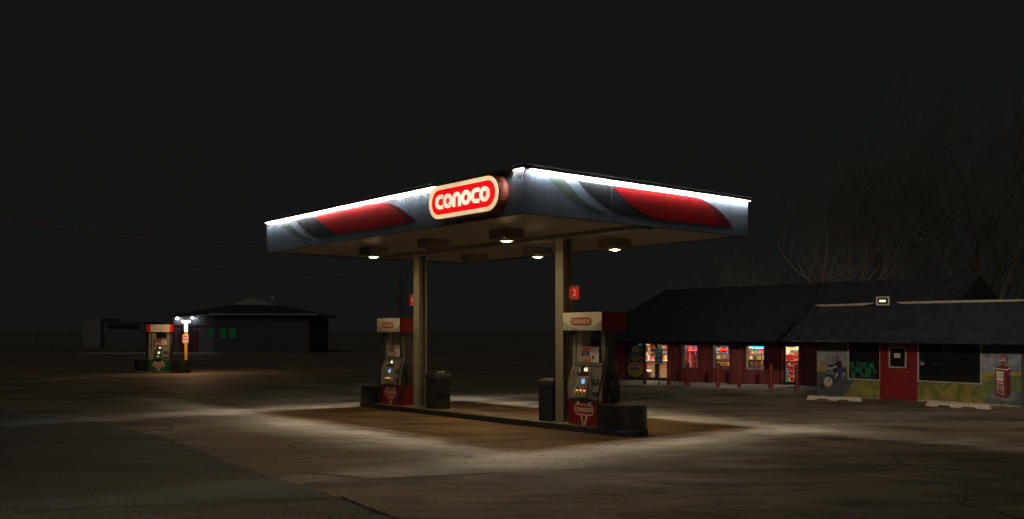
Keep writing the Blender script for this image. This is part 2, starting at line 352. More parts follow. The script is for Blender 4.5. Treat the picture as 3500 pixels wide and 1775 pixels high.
# ------------------------------------------------------------------ canopy
cz = gz(cp(TW/2, SL/2).y)
can = thing('canopy', 'large flat filling station canopy on two columns with lit white fascia and red swooshes', 'canopy', (C0[0], C0[1], 0), TH)
def fascia_mat():
    m = bpy.data.materials.new('fascia_metal'); m.use_nodes = True; t = m.node_tree; p = t.nodes['Principled BSDF']; L = t.links.new
    p.inputs['Roughness'].default_value = .38; p.inputs['Metallic'].default_value = .15
    tc = t.nodes.new('ShaderNodeTexCoord')
    def noise(sc_, st, det=6, ro=.65):
        mp = t.nodes.new('ShaderNodeMapping'); mp.inputs['Scale'].default_value = st; n = t.nodes.new('ShaderNodeTexNoise'); n.inputs['Scale'].default_value = sc_; n.inputs['Detail'].default_value = det; n.inputs['Roughness'].default_value = ro
        L(tc.outputs['Object'], mp.inputs[0]); L(mp.outputs[0], n.inputs[0]); return n.outputs[0]
    def ramp(src, pts):
        r = t.nodes.new('ShaderNodeValToRGB'); els = r.color_ramp.elements
        while len(els) < len(pts): els.new(.5)
        for e, (a, c) in zip(els, pts): e.position = a; e.color = (*c, 1)
        L(src, r.inputs[0]); return r.outputs[0]
    st = noise(3.2, (1, 1, .10)); base = ramp(st, [(.3, (.10, .145, .20)), (.5, (.15, .20, .265)), (.72, (.20, .25, .32))])
    # rust and dirt that clings to the upper rim, in runs of its own shape
    sp = t.nodes.new('ShaderNodeSeparateXYZ'); L(tc.outputs['Object'], sp.inputs[0])
    mr = t.nodes.new('ShaderNodeMapRange'); mr.inputs[1].default_value = ZB+FH-.26; mr.inputs[2].default_value = ZB+FH-.0; mr.inputs[3].default_value = 0; mr.inputs[4].default_value = .30; L(sp.outputs['Z'], mr.inputs[0])
    run = noise(1.6, (1, 1, .3), 2); fl = noise(26, (1, 1, .55), 4, .7)
    ad = t.nodes.new('ShaderNodeMath'); ad.operation = 'ADD'; L(mr.outputs[0], ad.inputs[0]); L(fl, ad.inputs[1])
    ad2 = t.nodes.new('ShaderNodeMath'); ad2.operation = 'MULTIPLY_ADD'; L(run, ad2.inputs[0]); ad2.inputs[1].default_value = .35; L(ad.outputs[0], ad2.inputs[2])
    lf = t.nodes.new('ShaderNodeMath'); lf.operation = 'LESS_THAN'; L(sp.outputs['X'], lf.inputs[0]); lf.inputs[1].default_value = .01
    ad3 = t.nodes.new('ShaderNodeMath'); ad3.operation = 'MULTIPLY_ADD'; L(lf.outputs[0], ad3.inputs[0]); ad3.inputs[1].default_value = .17; L(ad2.outputs[0], ad3.inputs[2])
    mask = ramp(ad3.outputs[0], [(.93, (0, 0, 0)), (.99, (1, 1, 1))])
    x = t.nodes.new('ShaderNodeMix'); x.data_type = 'RGBA'; L(mask, x.inputs[0]); L(base, x.inputs[6]); x.inputs[7].default_value = (.007, .0030, .0006, 1)
    L(x.outputs[2], p.inputs['Base Color']); return m
M_fas = fascia_mat()
th_ = .04
MB().box(0, th_, 0, SL, ZB, ZB+FH).build('fascia', M_fas, can)
MB().box(th_, TW-th_, 0, th_, ZB, ZB+FH).build('fascia', M_fas, can)
MB().box(TW-th_, TW, 0, SL, ZB, ZB+FH).build('fascia', M_fas, can)
MB().box(th_, TW-th_, SL-th_, SL, ZB, ZB+FH).build('fascia', M_fas, can)
MB().box(-.008, .05, -.008, SL+.008, ZB-.025, ZB-.002).box(.05, TW-.05, -.008, .05, ZB-.025, ZB-.002).box(TW-.05, TW+.008, -.008, SL+.008, ZB-.025, ZB-.002).box(.05, TW-.05, SL-.05, SL+.008, ZB-.025, ZB-.002).build('bottom_trim', M_cap, can)
sof = MB()
n = int((SL-.1)/.15)
for k in range(n):
    y0 = .05+k*(SL-.1)/n; y1 = y0+(SL-.1)/n
    sof.box(.05, TW-.05, y0, y1-.026, ZB+.02, ZB+.045)
sof.build('soffit', M_soff, can); MB().box(.05, TW-.05, .05, SL-.05, ZB+.05, ZB+.06).build('soffit_backing', M_black, can)
MB().box(.05, TW-.05, .05, SL-.05, ZB+FH-.08, ZB+FH-.05).build('roof_deck', M_cap, can)
# cap with the light strip under its overhang; the strip is broken where the round-ended sign stands
ZT = ZB+FH
OV = .13
SG0, SG1 = .36, 2.78                                    # the stretch taken by the sign
OV = .10; CH = .075; LP = .034
def hood(side, a0, a1):     # channel open downwards: top plate, lip, a strip facing down and one on the lip facing the fascia
    W = {'L': lambda o, a, z: (-o, a, z), 'R': lambda o, a, z: (TW+o, a, z), 'N': lambda o, a, z: (a, -o, z), 'F': lambda o, a, z: (a, SL+o, z)}[side]
    mb = MB(W); mb.box(-.16, OV, a0, a1, ZT+CH-.010, ZT+CH).box(LP-.008, LP, a0, a1, ZT-.002, ZT+CH-.0105).box(-.16, -.0, a0, a1, ZT, ZT+CH-.0105)
    mb.box(.001, LP-.009, a0, a0+.006, ZT, ZT+CH-.0105).box(.001, LP-.009, a1-.006, a1, ZT, ZT+CH-.0105)
    mb.build('light_hood', M_cap, can)
    m = MB(W); m.box(.005, .013, a0+.01, a1-.01, ZT+CH-.018, ZT+CH-.011); m.build('light_strip', M_led, can)
    m = MB(W); m.face([(LP-.011, a0+.01, ZT+.004), (LP-.011, a1-.01, ZT+.004), (LP-.011, a1-.01, ZT+.026), (LP-.011, a0+.01, ZT+.026)]); m.build('light_strip', M_led2, can)
hood('L', SG1+.02, SL+OV); hood('L', -LP, SG0-.06); hood('N', -.0, TW+OV); hood('R', .0, SL+OV); hood('F', 0, TW)
MB().box(.002, .16, SG0-.055, SG1+.015, ZT, ZT+.05).build('roof_cap', M_cap, can)
# beam, columns
MB().box(3.17, 3.51, .06, SL-.06, ZB-.06, ZB+.018).build('beam', mat('beam_brown', (.14, .12, .09), .6), can)
def column(s):
    zb = gz(cp(3.34, s).y)+.14
    t0, t1 = 3.21, 3.47; s0, s1 = s-.13, s+.13
    m = MB().box(t0, t0+.022, s0, s1, zb, ZB-.062).box(t1-.022, t1, s0, s1, zb, ZB-.062).box(t0+.022, t1-.022, s-.012, s+.012, zb, ZB-.062)
    m.box(t0-.06, t1+.06, s0-.06, s1+.06, zb, zb+.02).box(t0-.04, t1+.04, s0-.04, s1+.04, ZB-.09, ZB-.063)
    o = m.build('column', M_col, can)
    MB().tube([(3.30, s0+.05, zb), (3.30, s0+.05, ZB-.095)], .012).box(3.28, 3.33, s0+.02, s0+.075, zb+1.2, zb+1.36).build('conduit', M_steel, o)
    return o
column(2.585); column(8.43)
# swooshes on the two visible long faces, laid as vinyl panels just proud of the metal
fr_r = Frame(cp(0, 0), CA); fr_l = Frame(cp(0, SL), (-CB[0], -CB[1]))
def to_can(fr):
    inv = Matrix.Rotation(-TH, 4, 'Z')
    return lambda x, y, z: inv @ (fr.w(x, y, z)-Vector((C0[0], C0[1], 0)))
M_sw_g = mat('swoosh_grey', (.075, .10, .095), .4, var=.2, scale=4, stretch=(1, 1, .3), spec=.08); M_sw_k = mat('swoosh_black', (.018, .023, .027), .4, var=.3, scale=4, stretch=(1, 1, .3), spec=.08)
M_sw_r = mat('swoosh_red', (.24, .006, .007), .38, var=.16, scale=4, stretch=(1, 1, .3), spec=.08); M_sw_d = mat('swoosh_dark_red', (.09, .006, .009), .4, var=.2, scale=4, stretch=(1, 1, .3), spec=.08)
def decal(fr, sx, ox, oy, pts, m, name, off, th=.0006):
    q = [fr.px(ox+x/sx, oy+y/sx, off) for x, y in pts]
    mb = MB(to_can(fr)); mb.prism(q, off-th, off); return mb.build(name, m, can)
Z2 = (fr_r, 2.740, 1700, 520)
decal(*Z2, [(470, 227), (530, 300), (610, 380), (720, 460), (790, 502), (850, 530), (950, 563), (1050, 578), (960, 545), (860, 490), (760, 410), (690, 332), (620, 247)], M_sw_g, 'swoosh_stripe', -.0006)
decal(*Z2, [(740, 265), (775, 300), (810, 340), (900, 430), (1010, 510), (1100, 565), (1180, 593), (1330, 608), (1470, 622), (1430, 606), (1350, 566), (1260, 500), (1170, 420), (1110, 352), (1075, 315)], M_sw_k, 'swoosh_stripe', -.0006)
decal(*Z2, [(1077, 315), (1300, 345), (1560, 380), (1780, 412), (1830, 420), (1900, 448), (1960, 490), (2020, 560), (2050, 620), (2070, 694), (1900, 678), (1472, 628), (1432, 606), (1352, 566), (1262, 500), (1172, 420), (1112, 352)], M_sw_r, 'swoosh_stripe', -.0014)
decal(*Z2, [(1832, 420), (1875, 428), (1930, 450), (2000, 487), (2060, 532), (2120, 590), (2170, 650), (2205, 708), (2072, 694), (2052, 620), (2022, 560), (1962, 490), (1902, 448)], M_sw_d, 'swoosh_stripe', -.0014)
Z1 = (fr_l, 2.839, 850, 520)
decal(*Z1, [(318, 684), (360, 735), (420, 785), (500, 830), (570, 850), (625, 848), (540, 820), (470, 770), (420, 720), (385, 672)], M_sw_g, 'swoosh_stripe', -.0006)
decal(*Z1, [(450, 662), (500, 720), (560, 772), (630, 815), (700, 835), (760, 828), (860, 801), (820, 778), (780, 748), (710, 694), (640, 628)], M_sw_k, 'swoosh_stripe', -.0006)
decal(*Z1, [(642, 628), (900, 570), (1180, 508), (1290, 492), (1340, 510), (1400, 545), (1460, 600), (1500, 650), (1530, 697), (1400, 714), (1150, 752), (862, 801), (822, 778), (782, 748), (712, 694)], M_sw_r, 'swoosh_stripe', -.0014)
decal(*Z1, [(1292, 492), (1370, 500), (1450, 532), (1520, 580), (1590, 635), (1640, 678), (1532, 697), (1502, 650), (1462, 600), (1402, 545), (1342, 510)], M_sw_d, 'swoosh_stripe', -.0014)
mb = MB(to_can(fr_r)); x0, z0 = fr_r.px(1700+1318/2.74, 520+668/2.74, 0); x1, z1 = fr_r.px(1700+1556/2.74, 520+690/2.74, 0); zt = .078
W_ = x1-x0
for word, c_ in (('Clearance', .285), ("14'", .69), ('4"', .93)):
    mb = MB(to_can(fr_r)); mb.text(word, x0+W_*c_, ZB+.125, .10, -.0016, bold=.016, sx=.93); mb.build('clearance_lettering', M_black, can)

for fr_, us in ((fr_r, (1831.5, 2090, 2342, 2532)), (fr_l, (928, 1277, 1456, 1755))):
    for u in us:
        x, _ = fr_.px(u, 740, 0); MB(to_can(fr_)).box(x-.003, x+.003, -.0014, .001, ZB, ZT-.09).build('seam', M_steel, can)

# canopy lamps
def canopy_lamp(t, s, lit, label):
    o = thing('canopy_light', label, 'canopy light', cp(t, s, ZB+.018), TH, 'lamp boxes under the canopy')
    MB().box(-.27, .27, -.27, .27, -.20, -.0).build('housing', M_hous, o, bevel=.01)
    MB().lathe([(.15, -.235), (.17, -.201)]).build('trim_ring', M_cap, o)
    MB().lathe([(.02, -.256), (.07, -.254), (.10, -.246)], n=20).build('lens', M_lens if lit else M_lensoff, o, smooth=True); MB().lathe([(.101, -.246), (.148, -.236)], n=20).build('lens_edge', M_lense if lit else M_lensoff, o, smooth=True)
canopy_lamp(1.7, 2.6, True, 'lit lamp box nearest the camera under the canopy, in front of the near column')
canopy_lamp(1.7, 5.4, False, 'dark lamp box in the front row, between the two lit boxes of that row')
canopy_lamp(1.7, 8.15, True, 'lit lamp box at the far left end of the canopy, left of the far column')
canopy_lamp(5.0, 2.6, True, 'lit lamp box right of the near column under the canopy')
canopy_lamp(5.0, 5.4, True, 'lit lamp box just left of the near column in the back row')
canopy_lamp(5.0, 8.15, False, 'dark lamp box at the back of the canopy, right of the far column')

# the illuminated sign
sg = thing('illuminated_sign', 'glowing red pill-shaped station sign with cream rim and lettering on the canopy fascia', 'sign', fr_l.w(SL-1.57, 0, ZB+.41), fr_l.rz)
M_case = mat('sign_case', (.20, .045, .025), .5, var=.3)
M_rim = mat('sign_rim_lit', (.6, .5, .3), .5, emit=(1, .80, .44), estr=.9)
def sign_emit(name, c, s, spotted=True, amt=.55):
    m = mat(name, c, .5, emit=c, estr=s); t = m.node_tree; p = t.nodes['Principled BSDF']
    tc = t.nodes.new('ShaderNodeTexCoord'); n1 = t.nodes.new('ShaderNodeTexNoise'); n1.inputs['Scale'].default_value = 2.2; n1.inputs['Detail'].default_value = 3
    n2 = t.nodes.new('ShaderNodeTexNoise'); n2.inputs['Scale'].default_value = 38; n2.inputs['Detail'].default_value = 3
    t.links.new(tc.outputs['Object'], n1.inputs[0]); t.links.new(tc.outputs['Object'], n2.inputs[0])
    r = t.nodes.new('ShaderNodeMapRange'); r.inputs[1].default_value = .3; r.inputs[2].default_value = .7; r.inputs[3].default_value = s*.7; r.inputs[4].default_value = s*1.25
    t.links.new(n1.outputs[0], r.inputs[0])
    r2 = t.nodes.new('ShaderNodeMapRange'); r2.inputs[1].default_value = .61; r2.inputs[2].default_value = .66; r2.inputs[3].default_value = 1; r2.inputs[4].default_value = 1-amt if spotted else 1
    t.links.new(n2.outputs[0], r2.inputs[0])
    mu = t.nodes.new('ShaderNodeMath'); mu.operation = 'MULTIPLY'; t.links.new(r.outputs[0], mu.inputs[0]); t.links.new(r2.outputs[0], mu.inputs[1])
    t.links.new(mu.outputs[0], p.inputs['Emission Strength']); return m
M_rim = sign_emit('sign_rim_glow', (1, .78, .42), .85, True, .75); M_face = sign_emit('sign_face_glow', (.95, .004, .008), .95, False); M_let = sign_emit('sign_letter_glow', (1, .86, .62), 1.05, True, .5)
SW, SH = 2.29, .70
mb = MB(); A = pill(0, 0, SW, SH, 14); mb.prism(A, -.22, 0.001); mb.build('sign_case', M_case, sg)
mb = MB(); A = pill(0, 0, SW-.05, SH-.05, 14); B = pill(0, 0, SW-.20, SH-.20, 14); mb.strip(A, B, -.245, -.222, closed=True); mb.build('rim', M_rim, sg)
B = pill(0, 0, SW-.205, SH-.205, 14)
mb = MB(); mb.prism(B, -.232, -.222); fc = mb.build('sign_face', M_face, sg)
mb = MB(); wordmark(mb, -.01, 0, .283, -.25, -.233, .95); mb.build('lettering', M_let, sg)
# number signs on the columns
def number_sign(s, t, dr, txt, label):   # square plate on a bracket beside the column, facing the lane
    zc = ZB-1.30
    o = thing('number_sign', label, 'sign', cp(t, s, zc), TH-math.pi/2, 'pump number signs on the columns')
    MB().box(-.145, .145, -.010, .010, -.13, .13).build('plate', M_redb, o)
    MB().box(-.15, .15, -.014, .014, .1305, .148).build('frame_rail', M_steel, o); MB().box(-.15, .15, -.014, .014, -.148, -.1305).build('frame_rail', M_steel, o)
    MB().text(txt, 0, -.004, .15, -.0135, bold=.02, sx=1.05).build('numeral', M_white, o)
    MB().box(min(.1451*dr, .19*dr), max(.1451*dr, .19*dr), -.01, .01, -.10, .10).build('bracket', M_steel, o)
    return o

# ------------------------------------------------------------------ island
def rounded(t0, t1, s0, s1, n=12):
    r_ = (t1-t0)/2; c = (t0+t1)/2
    return [(c+r_*math.cos(rad(180+180*k/n)), s0+r_+r_*math.sin(rad(180+180*k/n))) for k in range(n+1)]+[(c+r_*math.cos(rad(180*k/n)), s1-r_+r_*math.sin(rad(180*k/n))) for k in range(n+1)]
isl = thing('pump_island', 'long raised concrete island with dark kerb under the canopy', 'kerb', (C0[0], C0[1], 0), TH)
def gslope(s, t=3.38): return gz(cp(t, s).y)
def sloped(pts, zlo, zhi, mt, name, parent, bevel=0):
    mb = MB(); n = len(pts); b = len(mb.v)
    for dz in (zlo, zhi):
        for x, y in pts: mb.pt((x, y, gslope(y)+dz))
    mb.f.append([b+n+i for i in range(n)]); mb.mi.append(0); mb.f.append([b+i for i in range(n-1, -1, -1)]); mb.mi.append(0)
    for i in range(n): j = (i+1) % n; mb.f.append([b+i, b+j, b+n+j, b+n+i]); mb.mi.append(0)
    return mb.build(name, mt, parent, bevel=bevel)
T0, T1, S0, S1 = 2.93, 3.83, .22, 11.35
sloped(rounded(T0, T1, S0, S1), -.1, .138, mat('kerb_steel_dark', (.028, .027, .026), .55), 'kerb', isl)
sloped(rounded(T0+.03, T1-.03, S0+.03, S1-.03), .1385, .146, mat('island_concrete', (.20, .165, .12), .8, var=.4, scale=3, bump=.4), 'island_top', isl)
bm_ = MB()
ro = rounded(T0-.006, T1+.006, S0-.006, S1+.006, 16); nn = [p for p in ro if p[1] < S0+.42]
for i in range(len(nn)-1):
    a, b = nn[i], nn[i+1]
    bm_.face([(a[0], a[1], gslope(a[1])+.105), (b[0], b[1], gslope(b[1])+.105), (b[0], b[1], gslope(b[1])+.141), (a[0], a[1], gslope(a[1])+.141)])
bm_.build('blue_band', M_blue, isl)
MB().box(T0+.005, T0+.02, 2.9, 7.9, gslope(5.4)+.10, gslope(5.4)+.165).build('island_rail', mat('worn_edge', (.3, .26, .2), .6), isl)
M_guard = mat('guard_black', (.020, .022, .025), .38, var=.35, scale=3)
def guard(name, loc, rz, W, L_, H, label, group, sc_=1):   # D-shaped drum: flat at y=L, round at y=0
    o = thing(name, label, 'pump guard', loc, rz, group); r_ = W/2
    pts = [(r_*math.cos(rad(180+180*k/20)), r_*1.0+r_*math.sin(rad(180+180*k/20))) for k in range(21)]+[(r_, L_), (-r_, L_)]
    MB().prismz(pts, 0, H-.012).build('drum', M_guard, o)
    q = [((r_-.0)*math.cos(rad(180+180*k/20))*1.012, r_+r_*1.012*math.sin(rad(180+180*k/20))) for k in range(21)]+[(r_*1.012, L_), (-r_*1.012, L_)]
    MB().prismz(q, H-.012, H+.014).build('lid', mat('guard_lid', (.045, .042, .038), .45, var=.3), o)
    return o
GG = 'rounded guards at the ends of the pump islands'
guard('pump_guard', cp(3.38, .25, gslope(.6)+.14), TH, .86, .85, .50, 'large black rounded guard at the near right end of the island', GG)
guard('pump_guard', cp(3.38, 11.32, gslope(11.)+.13), TH+math.pi, .86, .9, .50, 'black rounded guard at the far left end of the canopy island', GG)

# ------------------------------------------------------------------ pumps
M_scr_b = mat('screen_blue', (.3, .5, .8), .3, emit=(.25, .55, 1), estr=.75)
M_scr_w = mat('screen_white', (.8, .7, .6), .3, emit=(1, .78, .58), estr=1.0)
M_btn = mat('button_lit', (.9, .5, .3), .3, emit=(1, .42, .14), estr=1.3)
M_ledg = mat('green_diode', (.2, .8, .2), .3, emit=(.3, 1, .2), estr=.8)
M_yel = mat('yellow_label', (.45, .38, .04), .5); M_navy = mat('navy_sticker', (.02, .035, .09), .5); M_orange = mat('orange_sticker', (.50, .09, .03), .5)
M_rubber = mat('hose_rubber', (.012, .012, .012), .35)
M_logo = mat('logo_red', (.42, .03, .02), .5)
def pill_logo(mb, cx, cz_, w_, y, tri=None, rim=None):
    h = w_*.40
    if tri: 
        a = w_*.42
        mb.m(M_cream).prism([(cx-a, cz_+h*.95), (cx+a, cz_+h*.95), (cx, cz_-h*1.72)], y-.002, y)
        b = a-.05*w_/.5
        mb.m(tri).prism([(cx-b*.86, cz_+h*.95-.02*w_/.5), (cx+b*.86, cz_+h*.95-.02*w_/.5), (cx, cz_-h*1.72+.08*w_/.5)], y-.004, y-.0025)
    mb.m(M_cream).prism(pill(cx, cz_, w_, h), y-.006, y-.0045 if tri else y)
    mb.m(M_logo).prism(pill(cx, cz_, w_*.93, h*.80), y-.009, y-.0065)
    mb.m(M_cream); wordmark(mb, cx, cz_, w_*.142, y-.0105, None, .90)
def make_pump(label, basecol, num, loc, rz, variant=0):
    o = thing('fuel_pump', label, 'fuel pump', loc, rz, 'fuel pumps')
    # base cabinet: coloured lower half
    MB().box(-.54, .54, -.25, .25, 0, .55).build('base_cabinet', basecol, o, bevel=.012)
    for sd in (-1, 1):
        mb = MB(); mb.xf = (lambda x, y, z: Vector((x, y, z))) if sd == -1 else (lambda x, y, z: Vector((-x, -y, z)))
        pill_logo(mb, -.03, .33, .60, -.251, basecol)
        mb.build('emblem', None, o)
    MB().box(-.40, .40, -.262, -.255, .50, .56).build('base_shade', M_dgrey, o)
    # upper cabinet
    MB().box(-.37, .50, -.235, .235, .552, 1.30).build('upper_cabinet', M_grey, o, bevel=.01)
    # side hoods bulging out, each a curved profile
    def hood(sgn):
        pr = [(-.26, .552), (-.26, .80), (-.24, .95), (-.19, 1.08), (-.13, 1.18), (-.11, 1.30), (-.11, 2.02), (.11, 2.02), (.11, 1.30), (.13, 1.18), (.19, 1.08), (.24, .95), (.26, .80), (.26, .552)]
        xa, xb = (.502, .56) if sgn > 0 else (-.54, -.44)
        mb = MB(lambda x, y, z: Vector((y, x, z))); mb.prism(pr, xa, xb); return mb.build('side_panel', M_alu if sgn < 0 else M_dgrey, o, bevel=.006)
    hood(1); hood(-1)
    mb = MB(); mb.prism([(-.54, .555), (-.54, .80), (-.52, .95), (-.47, 1.08), (-.40, 1.16), (-.375, 1.16), (-.375, .555)], -.25, .25); mb.build('side_shoulder', M_alu, o, bevel=.008)
    # pillars that carry the header
    MB().box(-.40, -.20, -.12, .12, 1.302, 2.02).build('pillar', M_alu, o, bevel=.012)
    MB().box(.36, .50, -.12, .12, 1.302, 2.02).build('pillar', M_grey, o, bevel=.012)
    # header
    hd = MB(); hd.m(M_cream).box(-.61, .61, -.345, .345, 2.0, 2.38); hd = hd.build('header', None, o)
    MB().box(.6105, .622, -.347, .347, 1.998, 2.382).build('header_end', M_red if not variant else M_redb, hd)
    MB().box(-.622, -.6105, -.347, .347, 1.998, 2.382).build('header_end', M_redb if variant else M_red, hd)
    for sd in (-1, 1):
        mb = MB(); mb.xf = (lambda x, y, z: Vector((x, y, z))) if sd == -1 else (lambda x, y, z: Vector((-x, -y, z)))
        if not variant:
            lo_ = [(-.608, 2.003), (.608, 2.003), (.608, 2.20)]+[(x, 2.03+.17*((x)/.608)**2) for x in [.5, .38, .25, .1, -.1, -.25, -.38, -.5]]+[(-.608, 2.20)]
            mb.m(M_olive).prism(lo_, -.3475, -.3455)
            mb.m(M_cream).prism(pill(-.01, 2.19, .66, .19), -.362, -.348); mb.m(M_logo).prism(pill(-.01, 2.19, .63, .16), -.366, -.3625); mb.m(M_cream); wordmark(mb, -.01, 2.19, .093, -.3675, None, .90)
        else:
            mb.m(M_grey).box(-.22, .30, -.350, -.3455, 2.13, 2.15); mb.m(M_redb).box(.545, .612, -.352, -.3455, 2.0, 2.38).box(-.612, -.42, -.352, -.3455, 2.0, 2.38)
        mb.build('header_emblem', None, hd)
        # face of the cabinet
        mb = MB(); mb.xf = (lambda x, y, z: Vector((x, y, z))) if sd == -1 else (lambda x, y, z: Vector((-x, -y, z)))
        Y = -.236
        mb.m(M_dgrey).box(-.34, .47, Y-.012, Y, 1.255, 1.275).box(-.24, .12, Y-.004, Y, .60, 1.12)
        mb.m(M_grey).box(-.36, -.25, Y-.02, Y, .62, 1.10).box(.16, .20, Y-.03, Y, .58, 1.25)
        mb.m(M_dgrey).box(.22, .42, Y-.012, Y, .86, .99).box(.23, .41, Y-.014, Y, .62, .72).box(.22, .44, Y-.01, Y, 1.04, 1.05)
        mb.m(M_navy).box(.28, .40, Y-.016, Y-.012, .92, .98)
        mb.m(M_black).box(-.13, .10, Y-.01, Y, 1.13, 1.24)
        mb.m(M_white).box(-.20, -.15, Y-.006, Y, 1.11, 1.20).box(.0, .09, Y-.013, Y-.010, 1.215, 1.24)
        mb.m(M_cream).box(-.335, -.29, Y-.024, Y-.0205, .66, .80)
        mb.m(M_redb)
        if not variant: mb.text(num, .40, 1.20, .10, Y-.004, bold=.01)
        mb.build('face_plate', None, o)
        xf = (lambda x, y, z: Vector((x, y, z))) if sd == -1 else (lambda x, y, z: Vector((-x, -y, z)))
        mb = MB(xf); mb.m(M_scr_w).box(-.02, .085, Y-.02, Y-.012, 1.14, 1.21); mb.build('price_display', None, o)
        # console wedge leaning out
        mb = MB(xf)
        mb.m(basecol if variant else M_alu)
        prof = [(Y, .62), (Y-.10, .60), (Y-.11, .66), (Y-.035, 1.02), (Y, 1.04)]
        b = len(mb.v)
        w0 = (-.22, .13)
        for xx in w0:
            for (yy, zz) in prof: mb.pt((xx, yy, zz))
        n = len(prof); mb.f.append([b+i for i in range(n)]); mb.mi.append(mb.cur); mb.f.append([b+n+i for i in range(n-1, -1, -1)]); mb.mi.append(mb.cur)
        for i in range(n): j = (i+1) % n; mb.f.append([b+i, b+n+i, b+n+j, b+j]); mb.mi.append(mb.cur)
        con = mb.build('console', None, o)
        def on(z): return Y-.11+(z-.66)*(.075/.36)
        mb = MB(xf); mb.m(M_black).face([(-.09, on(.87)-.003, .87), (.07, on(.87)-.003, .87), (.07, on(.99)-.003, .99), (-.09, on(.99)-.003, .99)])
        mb.m(M_scr_b if not variant else M_scr_w).face([(-.065, on(.88)-.006, .88), (.045, on(.88)-.006, .88), (.045, on(.98)-.006, .98), (-.065, on(.98)-.006, .98)]); mb.build('screen', None, con)
        for k, x in enumerate((-.16, -.045, .07)):
            if variant and k != 1: continue
            mb = MB(xf)
            mb.m((M_black, M_alu, M_redb)[k]).face([(x-.04, on(.72)-.003, .72), (x+.04, on(.72)-.003, .72), (x+.04, on(.80)-.003, .80), (x-.04, on(.80)-.003, .80)])
            mb.m(M_btn if not variant else M_scr_w).face([(x-.028, on(.725)-.006, .725), (x+.028, on(.725)-.006, .725), (x+.028, on(.755)-.006, .755), (x-.028, on(.755)-.006, .755)])
            mb.m(M_yel).face([(x-.03, on(.65)-.003, .635), (x+.03, on(.65)-.003, .635), (x+.03, on(.70)-.003, .70), (x-.03, on(.70)-.003, .70)])
            mb.m(M_black).face([(x-.018, on(.65)-.0045, .645), (x+.018, on(.65)-.0045, .645), (x+.018, on(.70)-.0045, .69), (x-.018, on(.70)-.0045, .69)])
            mb.build('grade_button', None, con)
        MB(xf).box(.33, .345, Y-.02, Y-.016, .945, .96).build('card_reader_light', M_ledg, o)
        # advertising board between the pillars
        mb = MB(xf); mb.m(M_dgrey).box(-.21, .38, -.19, -.15, 1.32, 1.66); mb.m(M_alu).box(-.20, .37, -.194, -.1905, 1.33, 1.65)
        mb.m(M_white).box(-.20, .37, -.1965, -.1945, 1.33, 1.545)
        mb.m(M_logo).box(-.14, .13, -.1975, -.197, 1.585, 1.64); mb.m(M_navy).box(-.175, .09, -.199, -.1971, 1.46, 1.575); mb.m(M_orange).box(-.15, .125, -.2015, -.1971, 1.345, 1.455)
        mb.m(M_cream).text('SAVE', -.012, 1.412, .075, -.203, bold=.02, sx=.95).box(-.10, .08, -.2028, -.2016, 1.354, 1.360).text('your discounts', -.04, 1.475, .02, -.200, sx=.9)
        mb.m(M_grey).text('STACK', -.04, 1.53, .065, -.200, bold=.015, sx=.75)
        mb.m(M_navy).box(.165, .225, -.198, -.197, 1.40, 1.475); mb.m(M_logo).box(.18, .21, -.1995, -.1985, 1.415, 1.46)
        mb.m(M_dgrey).box(.16, .34, -.1978, -.1966, 1.512, 1.520)
        mb.build('advert_board', None, o)
    # nozzles and hoses on the right flank (camera side) and the left
    for (sx, nm) in ((1, 0), (-1, 1)):
        xf = (lambda x, y, z: Vector((x, y, z))) if sx == 1 else (lambda x, y, z: Vector((-x, y, z)))
        hx = .565 if sx == 1 else .545
        mb = MB(xf); mb.m(M_black).box(hx, hx+.05, -.20, -.03, .74, 1.12); mb.build('nozzle_boot', None, o, bevel=.01)
        mb = MB(xf); mb.m(M_black).tube([(hx+.10, -.13, .68), (hx+.09, -.135, .78), (hx+.075, -.14, .90), (hx+.10, -.15, 1.0)], [.018, .026, .03, .02]).tube([(hx+.10, -.15, 1.0), (hx+.05, -.12, 1.07), (hx+.03, -.10, 1.10)], [.014, .011, .010]); mb.m(M_alu).tube([(hx+.10, -.08, .78), (hx+.125, -.10, .88), (hx+.105, -.15, .98)], .008, 6); nz = mb.build('nozzle', None, o, smooth=True)
        mb = MB(xf)
        mb.tube([(hx-.03, -.17, 1.95), (hx+.03, -.20, 1.80), (hx+.045, -.22, 1.5), (hx+.02, -.30, 1.1), (hx-.06, -.335, .7), (hx-.10, -.34, .35), (hx-.08, -.34, .18), (hx-.02, -.33, .13), (hx+.04, -.31, .22), (hx+.08, -.22, .45), (hx+.10, -.13, .68)], .014, 8).build('hose', M_rubber, nz, smooth=True)
        MB(xf).box(hx-.06, hx+.03, -.20, -.12, 1.90, 1.99).build('hose_clamp', M_dgrey, o, bevel=.006)
    # small notice on right pillar
    MB().box(.3655, .495, -.1225, -.1205, 1.22+.1, 1.62).build('notice', mat('notice_paper', (.32, .27, .18), .7, var=.5, scale=30), o)
    return o
def ploc(s, t=3.38): return cp(t, s, gslope(s)+.146)
# width runs along the island: local x points from far to near end
RZP = TH-math.pi/2
make_pump('red based fuel pump with lit blue screen beside the near column', M_red, '2', ploc(1.67), RZP).scale.z = 1.03
make_pump('red based fuel pump beside the far column under the canopy', M_red, '4', ploc(9.60), RZP).scale.z = 1.03
number_sign(2.13+.04, 3.30, -1, '2', 'red square sign reading 2 on the near column')
number_sign(8.75, 3.30, 1, '4', 'red square number sign half hidden behind the far column')

